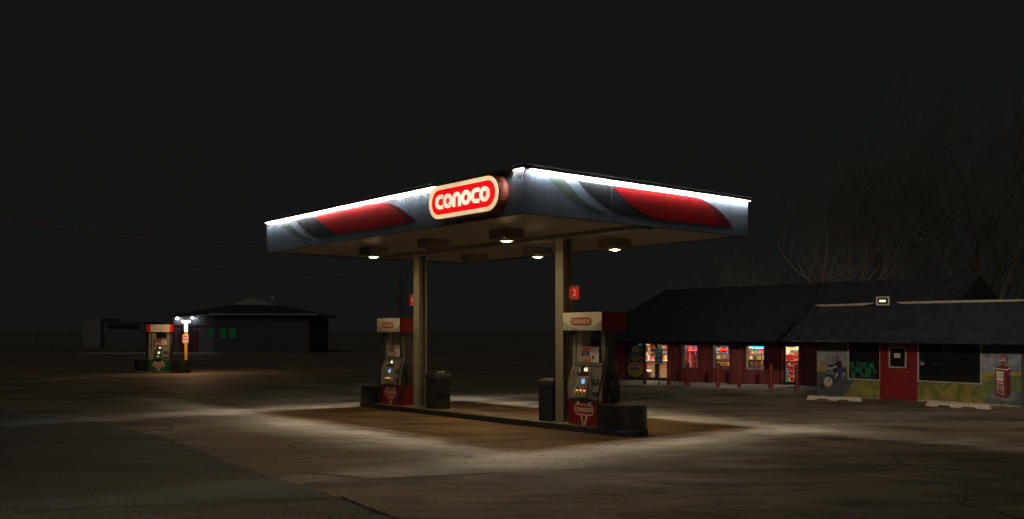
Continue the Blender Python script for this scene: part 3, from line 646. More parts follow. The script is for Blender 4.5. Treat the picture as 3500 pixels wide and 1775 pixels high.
# ------------------------------------------------------------------ bins
M_bin = mat('bin_plastic', (.017, .018, .018), .55, var=.2); M_binl = mat('bin_light_plastic', (.032, .031, .028), .55)
def bin_(loc, rz, label, shelf):
    o = thing('waste_bin', label, 'bin', loc, rz, 'square service bins on the island')
    mb = MB(); mb.box(-.28, .28, -.28, .28, 0, .80); mb.build('bin_body', M_bin, o, bevel=.025)
    mb = MB(); mb.prism([(-.29, .785), (-.29, .90), (-.22, .955), (.22, .955), (.29, .90), (.29, .785)], -.29, .29); mb.build('bin_lid', M_binl, o, bevel=.01)
    mb = MB(); mb.tube([(-.295, -.1, .79), (-.30, -.295, .80), (-.1, -.302, .775), (.1, -.30, .80), (.30, -.295, .78), (.302, -.1, .80), (.30, .2, .79)], .014, 6); mb.build('bin_liner', mat('bin_liner', (.02, .02, .02), .15), o)
    if shelf:
        MB().box(.281, .285, -.20, .20, .60, .74).box(.2805, .286, -.20, .20, .50, .55).box(-.20, .20, -.286, -.281, .60, .74).build('towel_slot', M_black, o)
        mb = MB(lambda x, y, z: Vector((y, x, z))); mb.prism([(-.20, .38), (.20, .38), (.20, .48), (-.20, .48)], .285, .36); mb.box(-.2, .2, .281, .345, .36, .378).build('squeegee_tray', M_black, o)
    for c in o.children_recursive:
        for v in c.data.vertices: v.co.x *= .85; v.co.y *= .85
    return o
RB = TH
bin_(cp(3.38, 2.985, gslope(3.0)+.146), RB, 'dark service bin standing just left of the near column', False)
bin_(cp(3.38, 7.62, gslope(7.6)+.146), RZP, 'dark service bin with squeegee tray right of the far column', True)
mb = MB(); mb.tube([(-.09, 0, 0), (-.03, .02, .03), (.03, -.01, .01), (.1, .02, .02)], .014, 6); tag(mb.build('crumpled_wrapper', M_cream), 'crumpled pale wrapper lying on top of the bin by the far column', 'litter').location = cp(3.38, 7.5, gslope(7.5)+.146+.97)

# ------------------------------------------------------------------ store
WR = Vector((12.17, 38.35, 0)); tR = Vector((.815, -.579, 0)).normalized()
FRm = Frame(WR-tR*10.73, tR)                            # red wall, x from its left end
FM = Frame((10.87, 32.5, 0), (.594, -.805))             # painted wall
M_wall = mat('red_wall', (.24, .045, .046), .7, var=.14, scale=2.5, bump=.15, bscale=30)
M_trimred = mat('red_trim', (.22, .020, .022), .5, var=.12)
M_roof = mat('shingles', (.027, .033, .042), .85, var=.55, scale=3.5, bump=.6, bscale=14)
M_frame = mat('door_frame_black', (.022, .024, .022), .4)
M_bollard = mat('bollard_red', (.22, .014, .017), .45, var=.2)
M_glass = bpy.data.materials.new('window_glass'); M_glass.use_nodes = True
_t = M_glass.node_tree; _t.nodes.remove(_t.nodes['Principled BSDF']); _tr = _t.nodes.new('ShaderNodeBsdfTransparent'); _gl = _t.nodes.new('ShaderNodeBsdfGlossy'); _mx = _t.nodes.new('ShaderNodeMixShader'); _gl.inputs['Roughness'].default_value = .03; _mx.inputs[0].default_value = .06
_t.links.new(_tr.outputs[0], _mx.inputs[1]); _t.links.new(_gl.outputs[0], _mx.inputs[2]); _t.links.new(_mx.outputs[0], _t.nodes['Material Output'].inputs[0])
M_darkglass = mat('dark_window_glass', (.012, .013, .014), .08, spec=.5)
store = thing('store_building', 'low red and mural painted store with dark shingle roofs, lit windows and doors', 'building', (0, 0, 0), 0)
def wx(fr): return lambda x, y, z: fr.w(x, y, z)
def wall_open(fr, X0, X1, Z0, Z1, y0, y1, ops, m, name, parent):
    xs = sorted({X0, X1}|{o[0] for o in ops}|{o[1] for o in ops}); mb = MB(wx(fr))
    for i in range(len(xs)-1):
        a, b = xs[i], xs[i+1]; zs = sorted([(o[2], o[3]) for o in ops if o[0] < (a+b)/2 < o[1]]); z = Z0
        for lo_, hi_ in zs:
            if lo_ > z: mb.box(a, b, y0, y1, z, lo_)
            z = hi_
        if z < Z1: mb.box(a, b, y0, y1, z, Z1)
    return mb.build(name, m, parent)
GL = -.36; ZW = 2.12
def op(fr, u0, u1, v0, v1):
    x0, zt_ = fr.px(u0, v0); x1, zb_ = fr.px(u1, v1); return (x0, x1, zb_, zt_)
doorL = op(FRm, 2139, 2284, 1169, 1302); doorL = (doorL[0], doorL[1], GL+.02, doorL[3])
w1 = op(FRm, 2332, 2383, 1168, 1259.5); w2 = op(FRm, 2438, 2492, 1168, 1262); w3 = op(FRm, 2550, 2610.5, 1167.5, 1264)
doorR = op(FRm, 2674, 2732, 1175, 1318); doorR = (doorR[0], doorR[1], GL+.03, doorR[3])
wall_open(FRm, 0, 12.2, -.9, ZW, 0, .28, [doorL, w1, w2, w3, doorR], M_wall, 'red_wall', store)
mb = MB(wx(FRm))
xt = FRm.px(2140, 1200)[0]; mb.box(0, doorL[0]-.02, -.025, -.002, 1.30, ZW); mb.box(doorL[1]+.02, 12.2, -.025, -.002, 1.30, 1.50)
for u in (2284+14, 2325, 2395, 2430, 2500, 2543, 2620, 2665, 2745): x = FRm.px(u, 1200)[0]; mb.box(x-.03, x+.03, -.015, -.001, -.5, 1.30)
mb.build('wall_batten', mat('red_batten', (.12, .022, .022), .7), store)
# windows: frame in the reveal with the pane behind
def window(fr, o, name='window', depth=.20, fw=.03, m=M_frame):
    x0, x1, z0, z1 = o; mb = MB(wx(fr))
    mb.box(x0, x0+fw, depth, depth+.05, z0, z1).box(x1-fw, x1, depth, depth+.05, z0, z1).box(x0+fw, x1-fw, depth, depth+.05, z0, z0+fw).box(x0+fw, x1-fw, depth, depth+.05, z1-fw, z1)
    mb.box(x0+.002, x0+.012, .0, depth, z0+.012, z1).box(x0+.002, x1-.002, -.02, depth, z0, z0+.011)
    f = mb.build(name, m, store)
    MB(wx(fr)).box(x0+fw, x1-fw, depth+.02, depth+.026, z0+fw, z1-fw).build('pane', M_glass, f); return f
for o in (w1, w2, w3): window(FRm, o)
# double door with the fixed side light
def leaf(x0, x1, z0, z1, y, fw, name='glass_door'):
    mb = MB(wx(FRm)); mb.box(x0, x0+fw, y, y+.05, z0, z1).box(x1-fw, x1, y, y+.05, z0, z1).box(x0+fw, x1-fw, y, y+.05, z0, z0+.14).box(x0+fw, x1-fw, y, y+.05, z1-.09, z1)
    d = mb.build(name, M_frame, store)
    MB(wx(FRm)).box(x0+fw, x1-fw, y+.022, y+.028, z0+.14, z1-.09).build('pane', M_glass, d)
    return d
xa, xb, xc, xd = doorL[0], FRm.px(2199, 1200)[0], FRm.px(2241.5, 1200)[0], doorL[1]
leaf(xa, xb, doorL[2], doorL[3], .06, .09, 'side_light'); d1 = leaf(xb+.005, xc-.003, doorL[2], doorL[3], .06, .075); d2 = leaf(xc+.003, xd, doorL[2], doorL[3], .06, .075)
MB(wx(FRm)).tube([(xc-.09, .02, .55), (xc-.09, .0, .62), (xc-.09, .0, .82), (xc-.09, .02, .88)], .014).build('handle', M_steel, d1)
MB(wx(FRm)).tube([(xc+.09, .02, .55), (xc+.09, .0, .62), (xc+.09, .0, .82), (xc+.09, .02, .88)], .014).build('handle', M_steel, d2)
dr = leaf(doorR[0], doorR[1], doorR[2], doorR[3], .15, .09)
MB(wx(FRm)).box(doorR[0]+.09, doorR[1]-.09, .12, .145, .62, .67).build('handle', M_steel, dr)
MB(wx(FRm)).box((doorR[0]+doorR[1])/2-.22, (doorR[0]+doorR[1])/2+.1, .21, .26, doorR[3]-.15, doorR[3]-.08).build('door_closer', M_black, dr)
MB(wx(FRm)).box(doorR[1]+.0, doorR[1]+.07, -.03, -.002, -.4, doorR[3]).build('door_trim', M_trimred, store)
# interior shell
IN = MB(wx(FRm)); IN.box(.3, 12.0, .30, 6.2, GL-.1, GL+.02); IN.build('shop_floor', mat('shop_floor', (.25, .22, .18), .5), store)
MB(wx(FRm)).box(.2, 12.0, 6.2, 6.3, GL, ZW).box(.2, .3, .285, 6.2, GL, ZW).box(11.95, 12.0, .285, 6.2, GL, ZW).build('interior_wall', mat('shop_wall', (.62, .52, .34), .7), store)
MB(wx(FRm)).box(.2, 12.0, .285, 6.2, ZW-.06, ZW-.02).build('ceiling', mat('shop_ceiling', (.6, .56, .48), .8), store)
M_tube = mat('shop_light_panel', (.9, .9, .85), .5, emit=(1, .90, .74), estr=13*INSIDE)
for k, x in enumerate((1.8, 4.2, 6.6, 8.9, 10.9)):
    for y in (1.5, 4.2):
        MB(wx(FRm)).box(x-.55, x+.55, y-.12, y+.12, ZW-.085, ZW-.065).build('ceiling_light', M_tube, store)
# roofs
def pz(u, v, D): return px(u, v, D)
def slab(pts, m, name, th=.03):
    P_ = [Vector(p) for p in pts]; n = len(P_); nrm = (P_[1]-P_[0]).cross(P_[2]-P_[0]).normalized()
    if nrm.z < 0: nrm = -nrm
    mb = MB(); [mb.pt(tuple(p)) for p in P_]; [mb.pt(tuple(p-nrm*th)) for p in P_]
    mb.f.append(list(range(n))); mb.f.append(list(range(2*n-1, n-1, -1)))
    for i in range(n): j = (i+1) % n; mb.f.append([i, n+i, n+j, j])
    mb.mi = [0]*len(mb.f); return mb.build(name, m, store)
E0 = px(1972, 1165.5, 43.4); E1 = px(2700, 1167, 36.2); E2 = px(2860, 1167, 34.9)
R0 = px(2276, 991, 45.3); R1 = px(3348, 941, 33.2)
slab([E0, E1, R0], M_roof, 'main_roof'); slab([E1, E2, R1, R0], M_roof, 'main_roof')
slab([E0, R0, px(2276, 1050, 52)], M_roof, 'main_roof')
gA = px(3270, 1040, 32.5); gB = px(3425, 1040, 35.5)
slab([R1, gA, gB], mat('gable_dark', (.008, .008, .008), .9), 'gable_wall', .05)
slab([E2, px(3270, 1120, 31), gA, R1], M_roof, 'main_roof', .03)
# fascia board under the main eave
mb = MB(); 
for a, b in ((E0, E1), (E1, E2)):
    nrm = Vector((b.y-a.y, -(b.x-a.x), 0)).normalized()*.03
    mb.face([a, b, b-Vector((0, 0, .02)), a-Vector((0, 0, .02))]); mb.face([a+nrm, b+nrm, b+nrm-Vector((0, 0, .02)), a+nrm-Vector((0, 0, .02))]); mb.face([a, b, b+nrm, a+nrm]); mb.face([a-Vector((0, 0, .02)), b-Vector((0, 0, .02)), b+nrm-Vector((0, 0, .02)), a+nrm-Vector((0, 0, .02))])
mb.build('eave_board', mat('eave_dark', (.04, .038, .036), .7), store)
# front block: painted wall, mansard, coping
LM = 8.6
zoom3 = lambda x, y, o=0: FM.px(2770+x/5.024, 1140+y/5.024, o)
zoom4 = lambda x, y, o=0: FM.px(3100+x/4.665, 1140+y/4.665, o)
ox0, oz1 = zoom3(640, 130); ox1, oz0 = zoom3(1205, 815); winA = (ox0, ox1, oz0, 1.70)
dx0, _ = zoom3(1205, 700); dx1, _ = zoom3(1780, 700); dB = (dx0, dx1, -.5, 1.95)
bx0, _ = zoom4(115, 700); bx1, _ = zoom4(1190, 700); _, bz0 = zoom4(650, 790); winB = (dx1, bx1, bz0, 1.70)
M_block = mat('eave_shaded_block', (.075, .072, .066), .8, var=.2, bump=.25, bscale=12)  # block colour darkened to hold the eave's shadow above the murals
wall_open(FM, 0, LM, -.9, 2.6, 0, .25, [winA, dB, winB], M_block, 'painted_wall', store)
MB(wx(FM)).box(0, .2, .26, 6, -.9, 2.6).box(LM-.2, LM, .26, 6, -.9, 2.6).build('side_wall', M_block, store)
M_wtrim = mat('cream_window_trim', (.50, .46, .38), .5)
def dark_window(o, name):
    x0, x1, z0, z1 = o; mb = MB(wx(FM)); mb.box(x0, x0+.03, -.02, .03, z0, z1).box(x1-.03, x1, -.02, .03, z0, z1).box(x0+.03, x1-.03, -.02, .03, z0, z0+.035)
    f = mb.build(name, M_wtrim, store); MB(wx(FM)).box(x0+.03, x1-.03, .03, .04, z0+.035, z1).build('pane', M_darkglass, f); return f
wA = dark_window(winA, 'window'); wB = dark_window((dx1+.12, bx1, bz0, 1.70), 'window')
# red door with its frame
mb = MB(wx(FM)); mb.box(dx0, dx0+.13, -.03, .1, -.6, 1.95).box(dx1-.02, dx1+.12, -.03, .1, -.6, 1.95)
x_, _z = zoom3(1720, 700); mb.box(x_-.02, dx1-.02, -.01, .1, -.6, 1.95)
mb.build('door_frame', M_bollard, store)
gxa, _ = zoom3(1262, 500); gxb = x_-.02; gd = FM.w(gxa, 0, 0)
gdz = gz(gd.y)
MB(wx(FM)).box(gxa, gxb-.005, .03, .075, gdz+.02, 1.93).build('red_door', M_bollard, store)
door = [o for o in store.children if o.name.startswith('red_door')][0]
vx0, vz1 = zoom3(1343, 232); vx1, vz0 = zoom3(1640, 598)
mb = MB(wx(FM)); mb.box(vx0, vx0+.04, .008, .029, vz0, vz1).box(vx1-.04, vx1, .008, .029, vz0, vz1).box(vx0+.04, vx1-.04, .008, .029, vz0, vz0+.04).box(vx0+.04, vx1-.04, .008, .029, vz1-.04, vz1); mb.build('vision_frame', M_wtrim, door)
MB(wx(FM)).box(vx0+.04, vx1-.04, .018, .028, vz0+.04, vz1-.04).build('pane', M_darkglass, door)
nx0, nz1 = zoom3(1435, 340); nx1, nz0 = zoom3(1538, 420); mb = MB(wx(FM)); mb.m(M_cream).box(nx0, nx1, .010, .017, nz0, nz1); mb.m(M_grey)
for k in range(4): mb.box(nx0+.03, nx1-.03, .0085, .0095, nz1-.03-.035*k, nz1-.02-.035*k)
tag(mb.build('notice', None, None), 'small pale notice taped in the glass of the red door', 'notice')
MB(wx(FM)).box(gxa-.012, gxa+.008, .018, .0295, gdz, 1.93).box(gxb-.02, gxb, .018, .0295, gdz, 1.93).build('door_gap', M_black, door)
hx, hz = zoom3(1665, 665); MB(lambda x, y, z: FM.w(hx+x, -.02+y*.05, hz+z)).tube([(0, 1, 0), (0, 0, 0)], .03, 12).build('door_knob', M_steel, door)
hx2, hz2 = zoom3(1668, 545); MB(wx(FM)).box(hx2-.025, hx2+.025, .0, .029, hz2-.08, hz2+.08).build('door_handle', M_black, door)
# mansard over it
def fm(x, y, z): return FM.w(x, y, z)
el = FM.px(2668, 1166.5, -1.25); er = (LM+.3, el[1])
zE = el[1]; tl = FM.px(2787, 1044, .15); zT_ = tl[1]
slab([fm(el[0], -1.25, zE), fm(er[0], -1.25, zE), fm(er[0], .15, zT_), fm(tl[0], .15, zT_)], M_roof, 'front_roof', .03)
slab([fm(el[0], -1.25, zE), fm(tl[0], .15, zT_), fm(tl[0], 5, zT_), fm(el[0], 5, zE)], M_roof, 'front_roof', .03)
MB(wx(FM)).box(tl[0]+.05, LM+.2, .2, 5.5, zT_-.16, zT_-.08).build('flat_roof', M_cap, store)
MB(wx(FM)).box(el[0]+.1, LM+.2, -1.2, -.03, zE-.03, zE-.02).build('soffit_board', mat('eave_soffit', (.02, .02, .02), .8), store)
# coping: sagging pale flashing along the top, broken behind the floodlight
M_cope = mat('coping_pale', (.52, .46, .36), .5, var=.12, scale=9)
def coping(pts_hi, pts_lo, name='coping'):
    A = [FM.px(u, v, .12) for u, v in pts_hi]; B = [FM.px(u, v, .12) for u, v in pts_lo]
    mb = MB(wx(FM)); mb.strip(A, B, .10, .13); return mb.build(name, M_cope, store)
Z8 = lambda l: [(2700+x/2.464, 900+y/2.464) for x, y in l]
coping(Z8([(207, 350), (300, 348), (450, 344), (600, 337), (725, 331)]), Z8([(212, 353), (300, 372), (450, 367), (600, 358), (725, 338)]))
coping(Z8([(895, 327), (1000, 324), (1250, 317), (1500, 311), (1750, 308), (1900, 306), (1990, 304)]), Z8([(900, 330), (940, 343), (1250, 337), (1500, 332), (1750, 326), (1900, 322), (1990, 316)]))
nl = MB(wx(FM))
for x in [300, 385, 470, 540, 610, 680, 1020, 1130, 1185, 1265, 1350, 1440, 1520, 1600, 1680, 1740, 1830]:
    q = FM.px(2700+x/2.464, 900+(363 if x < 800 else 331)/2.464-2, .12); nl.box(q[0]-.012, q[0]+.012, .092, .099, q[1]-.012, q[1]+.012)
nl.build('nail_heads', M_black, store)
# drooping trim wires under the front eave
mb = MB(wx(FM))
for pts in ([(2708, 1166), (2716, 1166.6), (2724, 1167.6), (2740, 1168)], [(2780, 1166), (2800, 1167.5), (2823, 1165.8)], [(2835, 1166.2), (2852, 1168), (2880, 1165.8)]):
    mb.tube([(*[FM.px(u, v, -1.27)[0]], -1.27, FM.px(u, v, -1.27)[1]) for u, v in pts], .005, 5)
mb.build('loose_trim', M_cope, store)
# floodlight on the roof edge
q0 = FM.px(2994, 1045, -.1); q1 = FM.px(3043, 1013.6, -.1); fcx, fcz = (q0[0]+q1[0])/2, (q0[1]+q1[1])/2; fw_, fh_ = (q1[0]-q0[0]), (q1[1]-q0[1])
# turned to face the forecourt, so its breadth is set across the view
fl = thing('floodlight', 'rectangular floodlight with lit diodes standing on the store roof edge', 'floodlight', FM.w(fcx, -.1, fcz), FM.rz+rad(22)); fw2 = fw_*.80
MB().box(-fw2/2, fw2/2, -.05, .05, -fh_/2, fh_/2).build('housing', M_hous, fl, bevel=.015)
mb = MB(); mb.strip([(-fw2/2, -fh_/2), (fw2/2, -fh_/2), (fw2/2, fh_/2), (-fw2/2, fh_/2)], [(-fw2/2+.04, -fh_/2+.04), (fw2/2-.04, -fh_/2+.04), (fw2/2-.04, fh_/2-.04), (-fw2/2+.04, fh_/2-.04)], -.065, -.052, closed=True); mb.build('rim', mat('flood_rim', (.55, .55, .52), .4), fl)
MB().box(-fw2/2+.05, fw2/2-.05, -.056, -.051, -fh_/2+.05, fh_/2-.05).build('reflector', M_black, fl)
MB().box(-fw2/2+.10, fw2/2-.12, -.063, -.057, -.035, .035).build('diode_panel', mat('flood_diodes', (.9, .8, .6), .4, emit=(1, .86, .58), estr=1.3), fl)
mb = MB()
for k in range(4): x = -fw2/2+.15+k*(fw2-.32)/3; mb.box(x-.01, x+.01, -.066, -.0635, -.012, .012)
mb.build('diode', M_black, fl)
MB().box(-.03, .03, -.02, .02, -fh_/2-.08, -fh_/2-.001).build('bracket', M_black, fl)

# --- murals: flat paint on the block wall
def pc(name, c, v=.25, s=5, c2=None): return mat('paint_'+name, c, .75, var=v, scale=s, col2=c2)
p_sky = pc('sky', (.22, .25, .33), .35, 2.5, (.45, .46, .48)); p_sky2 = pc('blue_sky', (.10, .17, .28), .4, 2.5, (.33, .38, .45)); p_road = pc('road', (.075, .078, .082)); p_grass = pc('grass', (.13, .17, .035), .5, 3.5, (.36, .32, .08))
p_grass2 = pc('meadow', (.08, .15, .05), .4, 3, (.27, .28, .08)); p_gold = pc('gold', (.45, .30, .05), .3); p_tan = pc('tan', (.34, .26, .13)); p_blk = pc('black', (.02, .02, .022)); p_silver = pc('silver', (.36, .35, .34)); p_cream = pc('cream', (.62, .55, .46)); p_redp = pc('crimson', (.20, .022, .03)); p_denim = pc('denim', (.03, .08, .20)); p_skin = pc('skin', (.42, .24, .15)); p_base = pc('plinth', (.50, .42, .34), .5, 9); p_slate = pc('slate', (.10, .105, .115)); p_white = pc('white', (.7, .66, .58)); p_dred = pc('dark_crimson', (.12, .012, .018)); p_plgrn = pc('lawn', (.06, .13, .05))
lay = [0]
def paint(mb, zf, m, pts, lv): mb.m(m).flat([zf(x, y) for x, y in pts], -.0035-.0012*lv)
def circ(cx, cy, rx, ry, n=20, a0=0, a1=360): return [(cx+rx*math.cos(rad(a0+(a1-a0)*k/n)), cy+ry*math.sin(rad(a0+(a1-a0)*k/n))) for k in range(n if a1-a0 >= 360 else n+1)]
mb = MB(wx(FM)); z = zoom3
paint(mb, z, p_sky, [(115, 310), (632, 322), (632, 600), (115, 650)], 0)
paint(mb, z, p_plgrn, [(115, 650), (330, 615), (632, 570), (632, 620), (300, 660), (115, 760)], 1)
paint(mb, z, p_tan, [(138, 480), (262, 470), (278, 640), (130, 640)], 2)
paint(mb, z, p_tan, [(200, 640), (285, 632), (285, 655), (205, 660)], 3)
paint(mb, z, p_road, [(115, 760), (310, 655), (420, 630), (632, 600), (632, 815), (745, 815), (576, 1080), (115, 1060)], 2)
paint(mb, z, p_grass, [(748, 813), (1198, 822), (1195, 1112), (850, 1092), (576, 1080)], 3)
paint(mb, z, p_base, [(576, 1082), (850, 1094), (1195, 1113), (1195, 1140), (850, 1125), (560, 1100)], 1)
paint(mb, z, p_blk, circ(205, 890, 42, 48), 4)            # shadow blob under front wheel
paint(mb, z, p_blk, [(170, 900), (240, 920), (290, 935), (260, 940), (180, 930)], 4)
paint(mb, z, pc('tyre', (.16, .16, .165)), circ(300, 828, 82, 103), 5)
paint(mb, z, p_cream, circ(312, 826, 66, 78), 6); paint(mb, z, pc('wheel_ring', (.45, .38, .30)), circ(312, 826, 30, 36), 7); paint(mb, z, p_silver, circ(312, 826, 10, 12), 8)
paint(mb, z, p_blk, circ(572, 705, 38, 58), 5); paint(mb, z, p_silver, circ(572, 705, 30, 46), 6); paint(mb, z, p_blk, circ(572, 705, 10, 16), 7)
paint(mb, z, p_blk, [(385, 740), (400, 650), (380, 600), (470, 590), (560, 620), (625, 620), (600, 640), (540, 690), (520, 780), (430, 835), (385, 830)], 7)
paint(mb, z, p_silver, circ(458, 705, 24, 40), 9); paint(mb, z, p_silver, [(372, 668), (388, 664), (450, 778), (438, 784)], 10)
paint(mb, z, p_silver, [(372, 590), (392, 590), (370, 710), (352, 710)], 10); paint(mb, z, p_blk, [(330, 700), (385, 700), (385, 745), (290, 745), (250, 735)], 8)
paint(mb, z, p_blk, [(338, 740), (352, 745), (345, 820), (334, 815)], 11); paint(mb, z, p_silver, [(305, 660), (322, 660), (318, 705), (300, 705)], 9)
paint(mb, z, p_silver, circ(338, 610, 24, 24), 10); paint(mb, z, p_blk, [(300, 545), (390, 530), (400, 570), (330, 585), (310, 570)], 9); paint(mb, z, p_blk, circ(302, 528, 12, 16), 9)
paint(mb, z, p_denim, [(480, 590), (560, 590), (562, 640), (530, 680), (548, 745), (515, 755), (490, 680), (480, 630)], 12)
paint(mb, z, p_blk, [(470, 480), (510, 465), (545, 478), (560, 590), (470, 590), (450, 560), (390, 555), (370, 545), (430, 510)], 13)
paint(mb, z, p_skin, [(430, 548), (458, 545), (455, 565), (435, 568)], 14); paint(mb, z, p_redp, [(515, 470), (545, 485), (552, 540), (530, 530)], 14)
paint(mb, z, p_skin, [(458, 432), (500, 432), (500, 470), (482, 490), (462, 470)], 14); paint(mb, z, p_redp, circ(478, 424, 27, 20), 15); paint(mb, z, p_blk, [(458, 452), (480, 450), (486, 470), (466, 475)], 15)
mb.build('mural', None, store, label='painted mural of a motorcyclist on a road')
mb = MB(wx(FM)); z = zoom4
paint(mb, z, p_grass, [(80, 780), (115, 790), (1190, 818), (1190, 1120), (850, 1098), (80, 1050)], 0)
paint(mb, z, p_base, [(80, 1045), (330, 1062), (330, 1090), (80, 1075)], 2)
paint(mb, z, p_base, [(330, 1062), (850, 1096), (1260, 1120), (1815, 1160), (1815, 1185), (1260, 1150), (330, 1085)], 2)
paint(mb, z, p_sky2, [(1192, 325), (1822, 325), (1822, 640), (1192, 640)], 0)
paint(mb, z, p_sky, [(1200, 390), (1400, 385), (1440, 430), (1300, 520), (1200, 560)], 1)
paint(mb, z, p_sky, [(1620, 400), (1740, 470), (1640, 500), (1600, 460)], 1)
paint(mb, z, p_gold, [(1192, 640), (1260, 615), (1400, 632), (1600, 620), (1720, 625), (1822, 600), (1822, 700), (1192, 700)], 2)
paint(mb, z, p_grass2, [(1192, 690), (1400, 665), (1600, 690), (1822, 660), (1822, 1165), (1192, 1120)], 3)
paint(mb, z, p_slate, [(1262, 1030), (1400, 890), (1780, 925), (1822, 940), (1822, 1160), (1700, 1140), (1262, 1100)], 4)
paint(mb, z, pc('slate_top', (.16, .17, .175)), [(1265, 1028), (1400, 892), (1780, 930), (1700, 1080), (1680, 1095), (1400, 1050)], 5)
paint(mb, z, p_blk, [(1405, 960), (1650, 960), (1640, 1000), (1580, 1040), (1410, 985)], 6)
paint(mb, z, p_redp, [(1405, 560), (1595, 585), (1590, 1030), (1405, 975)], 7)
paint(mb, z, p_dred, [(1595, 585), (1662, 545), (1650, 975), (1590, 1030)], 7)
paint(mb, z, p_redp, [(1405, 556), (1430, 540), (1500, 520), (1500, 490), (1555, 490), (1560, 515), (1640, 535), (1662, 550), (1595, 575)], 8)
paint(mb, z, p_white, [(1405, 550), (1595, 572), (1660, 550), (1660, 562), (1597, 590), (1405, 566)], 9)
paint(mb, z, p_dred, circ(1540, 420, 70, 78), 9); paint(mb, z, p_redp, circ(1522, 424, 70, 78), 10)
for rr, mm, lv in ((63, p_white, 11), (58, p_redp, 12)): paint(mb, z, mm, circ(1522, 426, rr, rr*1.08), lv)
qx, qz = z(1522, 426); mb.m(p_white).text('GAS', qx, qz, .105, -.0035-.0012*13, bold=.02, sx=.72)
paint(mb, z, p_white, [(1428, 600), (1545, 610), (1542, 770), (1432, 750)], 9)
for i in range(3):
    for j in range(2): paint(mb, z, p_blk, circ(1458+31*i, 644+46*j+3*i, 8, 13, 10), 10)
paint(mb, z, p_white, [(1432, 770), (1545, 790), (1545, 812), (1432, 790)], 9)
paint(mb, z, p_white, [(1435, 815), (1530, 832), (1545, 850), (1545, 985), (1440, 945)], 9); paint(mb, z, p_redp, [(1442, 824), (1526, 840), (1538, 853), (1538, 974), (1447, 938)], 10)
qx, qz = z(1490, 862); mb.m(p_white).text('GAS', qx, qz, .085, -.0035-.0012*11, sx=.75); qx, qz = z(1490, 908); mb.text('STATION', qx, qz, .045, -.0035-.0012*11, sx=.65)
paint(mb, z, p_silver, [(1625, 630), (1660, 628), (1660, 640), (1640, 655), (1628, 655)], 9)
mb.m(p_blk)
for pts in ([(885, 825), (885, 930), (790, 930), (790, 1000)], [(218, 885), (215, 995), (265, 1000)], [(880, 930), (1190, 955)], [(1395, 400), (1395, 530)], [(1290, 460), (1290, 600)]): stroke(mb, [z(*p) for p in pts], .008, -.0035-.0012*5)
paint(mb, z, p_blk, [(90, 1015), (180, 1010), (175, 1040), (140, 1060), (130, 1030), (95, 1035)], 6)
mb.build('mural', None, store, label='painted mural of an old red gas pump')
# green lettering on the dark window
G = {'N': [[(0, 0), (0, 1), (.8, 0), (.8, 1)]], 'O': [[(.4, 1), (.08, .8), (0, .4), (.25, 0), (.65, .05), (.85, .5), (.7, .9), (.4, 1)]], 'P': [[(0, 0), (0, 1), (.6, .9), (.65, .6), (0, .5)]], 'A': [[(0, 0), (.4, 1), (.8, 0)], [(.2, .4), (.65, .4)]], 'R': [[(0, 0), (0, 1), (.6, .85), (.6, .6), (0, .5), (.7, 0)]], 'K': [[(0, 0), (0, 1)], [(.7, 1), (0, .45), (.75, 0)]], 'I': [[(.1, 0), (.1, 1)]], 'G': [[(.75, .9), (.4, 1), (0, .5), (.3, 0), (.75, .1), (.75, .5), (.4, .5)]], 'S': [[(.7, .95), (.2, 1), (.05, .75), (.65, .4), (.6, .05), (0, 0)]], 'T': [[(0, 1), (.8, 1)], [(.4, 1), (.4, 0)]], 'E': [[(.65, 1), (0, 1), (0, 0), (.65, 0)], [(0, .5), (.5, .5)]], 'L': [[(0, 1), (0, 0), (.6, 0)]], 'Y': [[(0, 1), (.4, .5), (.8, 1)], [(.4, .5), (.35, 0)]], 'W': [[(0, 1), (.2, 0), (.45, .7), (.7, 0), (.95, 1)]], '!': [[(.1, 1), (.1, .35)], [(.1, .08), (.1, 0)]]}
M_grn = mat('green_marker', (.02, .28, .13), .7)
mb = MB(wx(FM)); mb.m(M_grn)
for txt, x0, y0, x1, y1, hgt in (('NO PARKING', 675, 575, 1105, 600, 88), ('STORE ONLY!', 695, 655, 1160, 690, 72), ('WE TOW!', 710, 745, 1060, 765, 72)):
    n = len(txt)
    for i, ch in enumerate(txt):
        if ch == ' ': continue
        cx = x0+(x1-x0)*i/n; cy = y0+(y1-y0)*i/n; cw = (x1-x0)/n*.85; hh = hgt*R.uniform(.9, 1.15)
        for st in G[ch]: stroke(mb, [zoom3(cx+a*cw*.9, cy-b*hh, .03) for a, b in st], .021, .026)
mb.build('window_lettering', None, wA, label='green hand lettering reading NO PARKING STORE ONLY! WE TOW!')
# faint things behind / reflected in the big dark window: paper notices stuck inside the glass
mb = MB(wx(FM)); mb.m(mat('window_paper', (.22, .24, .24), .8)); a = zoom4(205, 462, .03); b = zoom4(275, 507, .03); mb.box(a[0], b[0], .024, .028, b[1], a[1]); mb.m(mat('window_paper_blue', (.03, .12, .22), .8)); a = zoom4(200, 435, .03); b = zoom4(250, 458, .03); mb.box(a[0], b[0], .024, .028, b[1], a[1])
tag(mb.build('notice', None, None), 'small grey and blue paper stuck in the left end of the wide dark window', 'notice')
mb = MB(wx(FM)); a = zoom4(410, 495, .1); b = zoom4(530, 495, .1); c = zoom4(560, 480, .1); mb.tube([(a[0], .028, a[1]), (b[0], .028, b[1]), (c[0], .028, c[1])], .006, 5)
a = zoom4(1060, 513, .1); b = zoom4(1165, 517, .1); mb.tube([(a[0], .028, a[1]), (b[0], .028, b[1])], .005, 5); mb.build('window_rail', M_steel, wB)

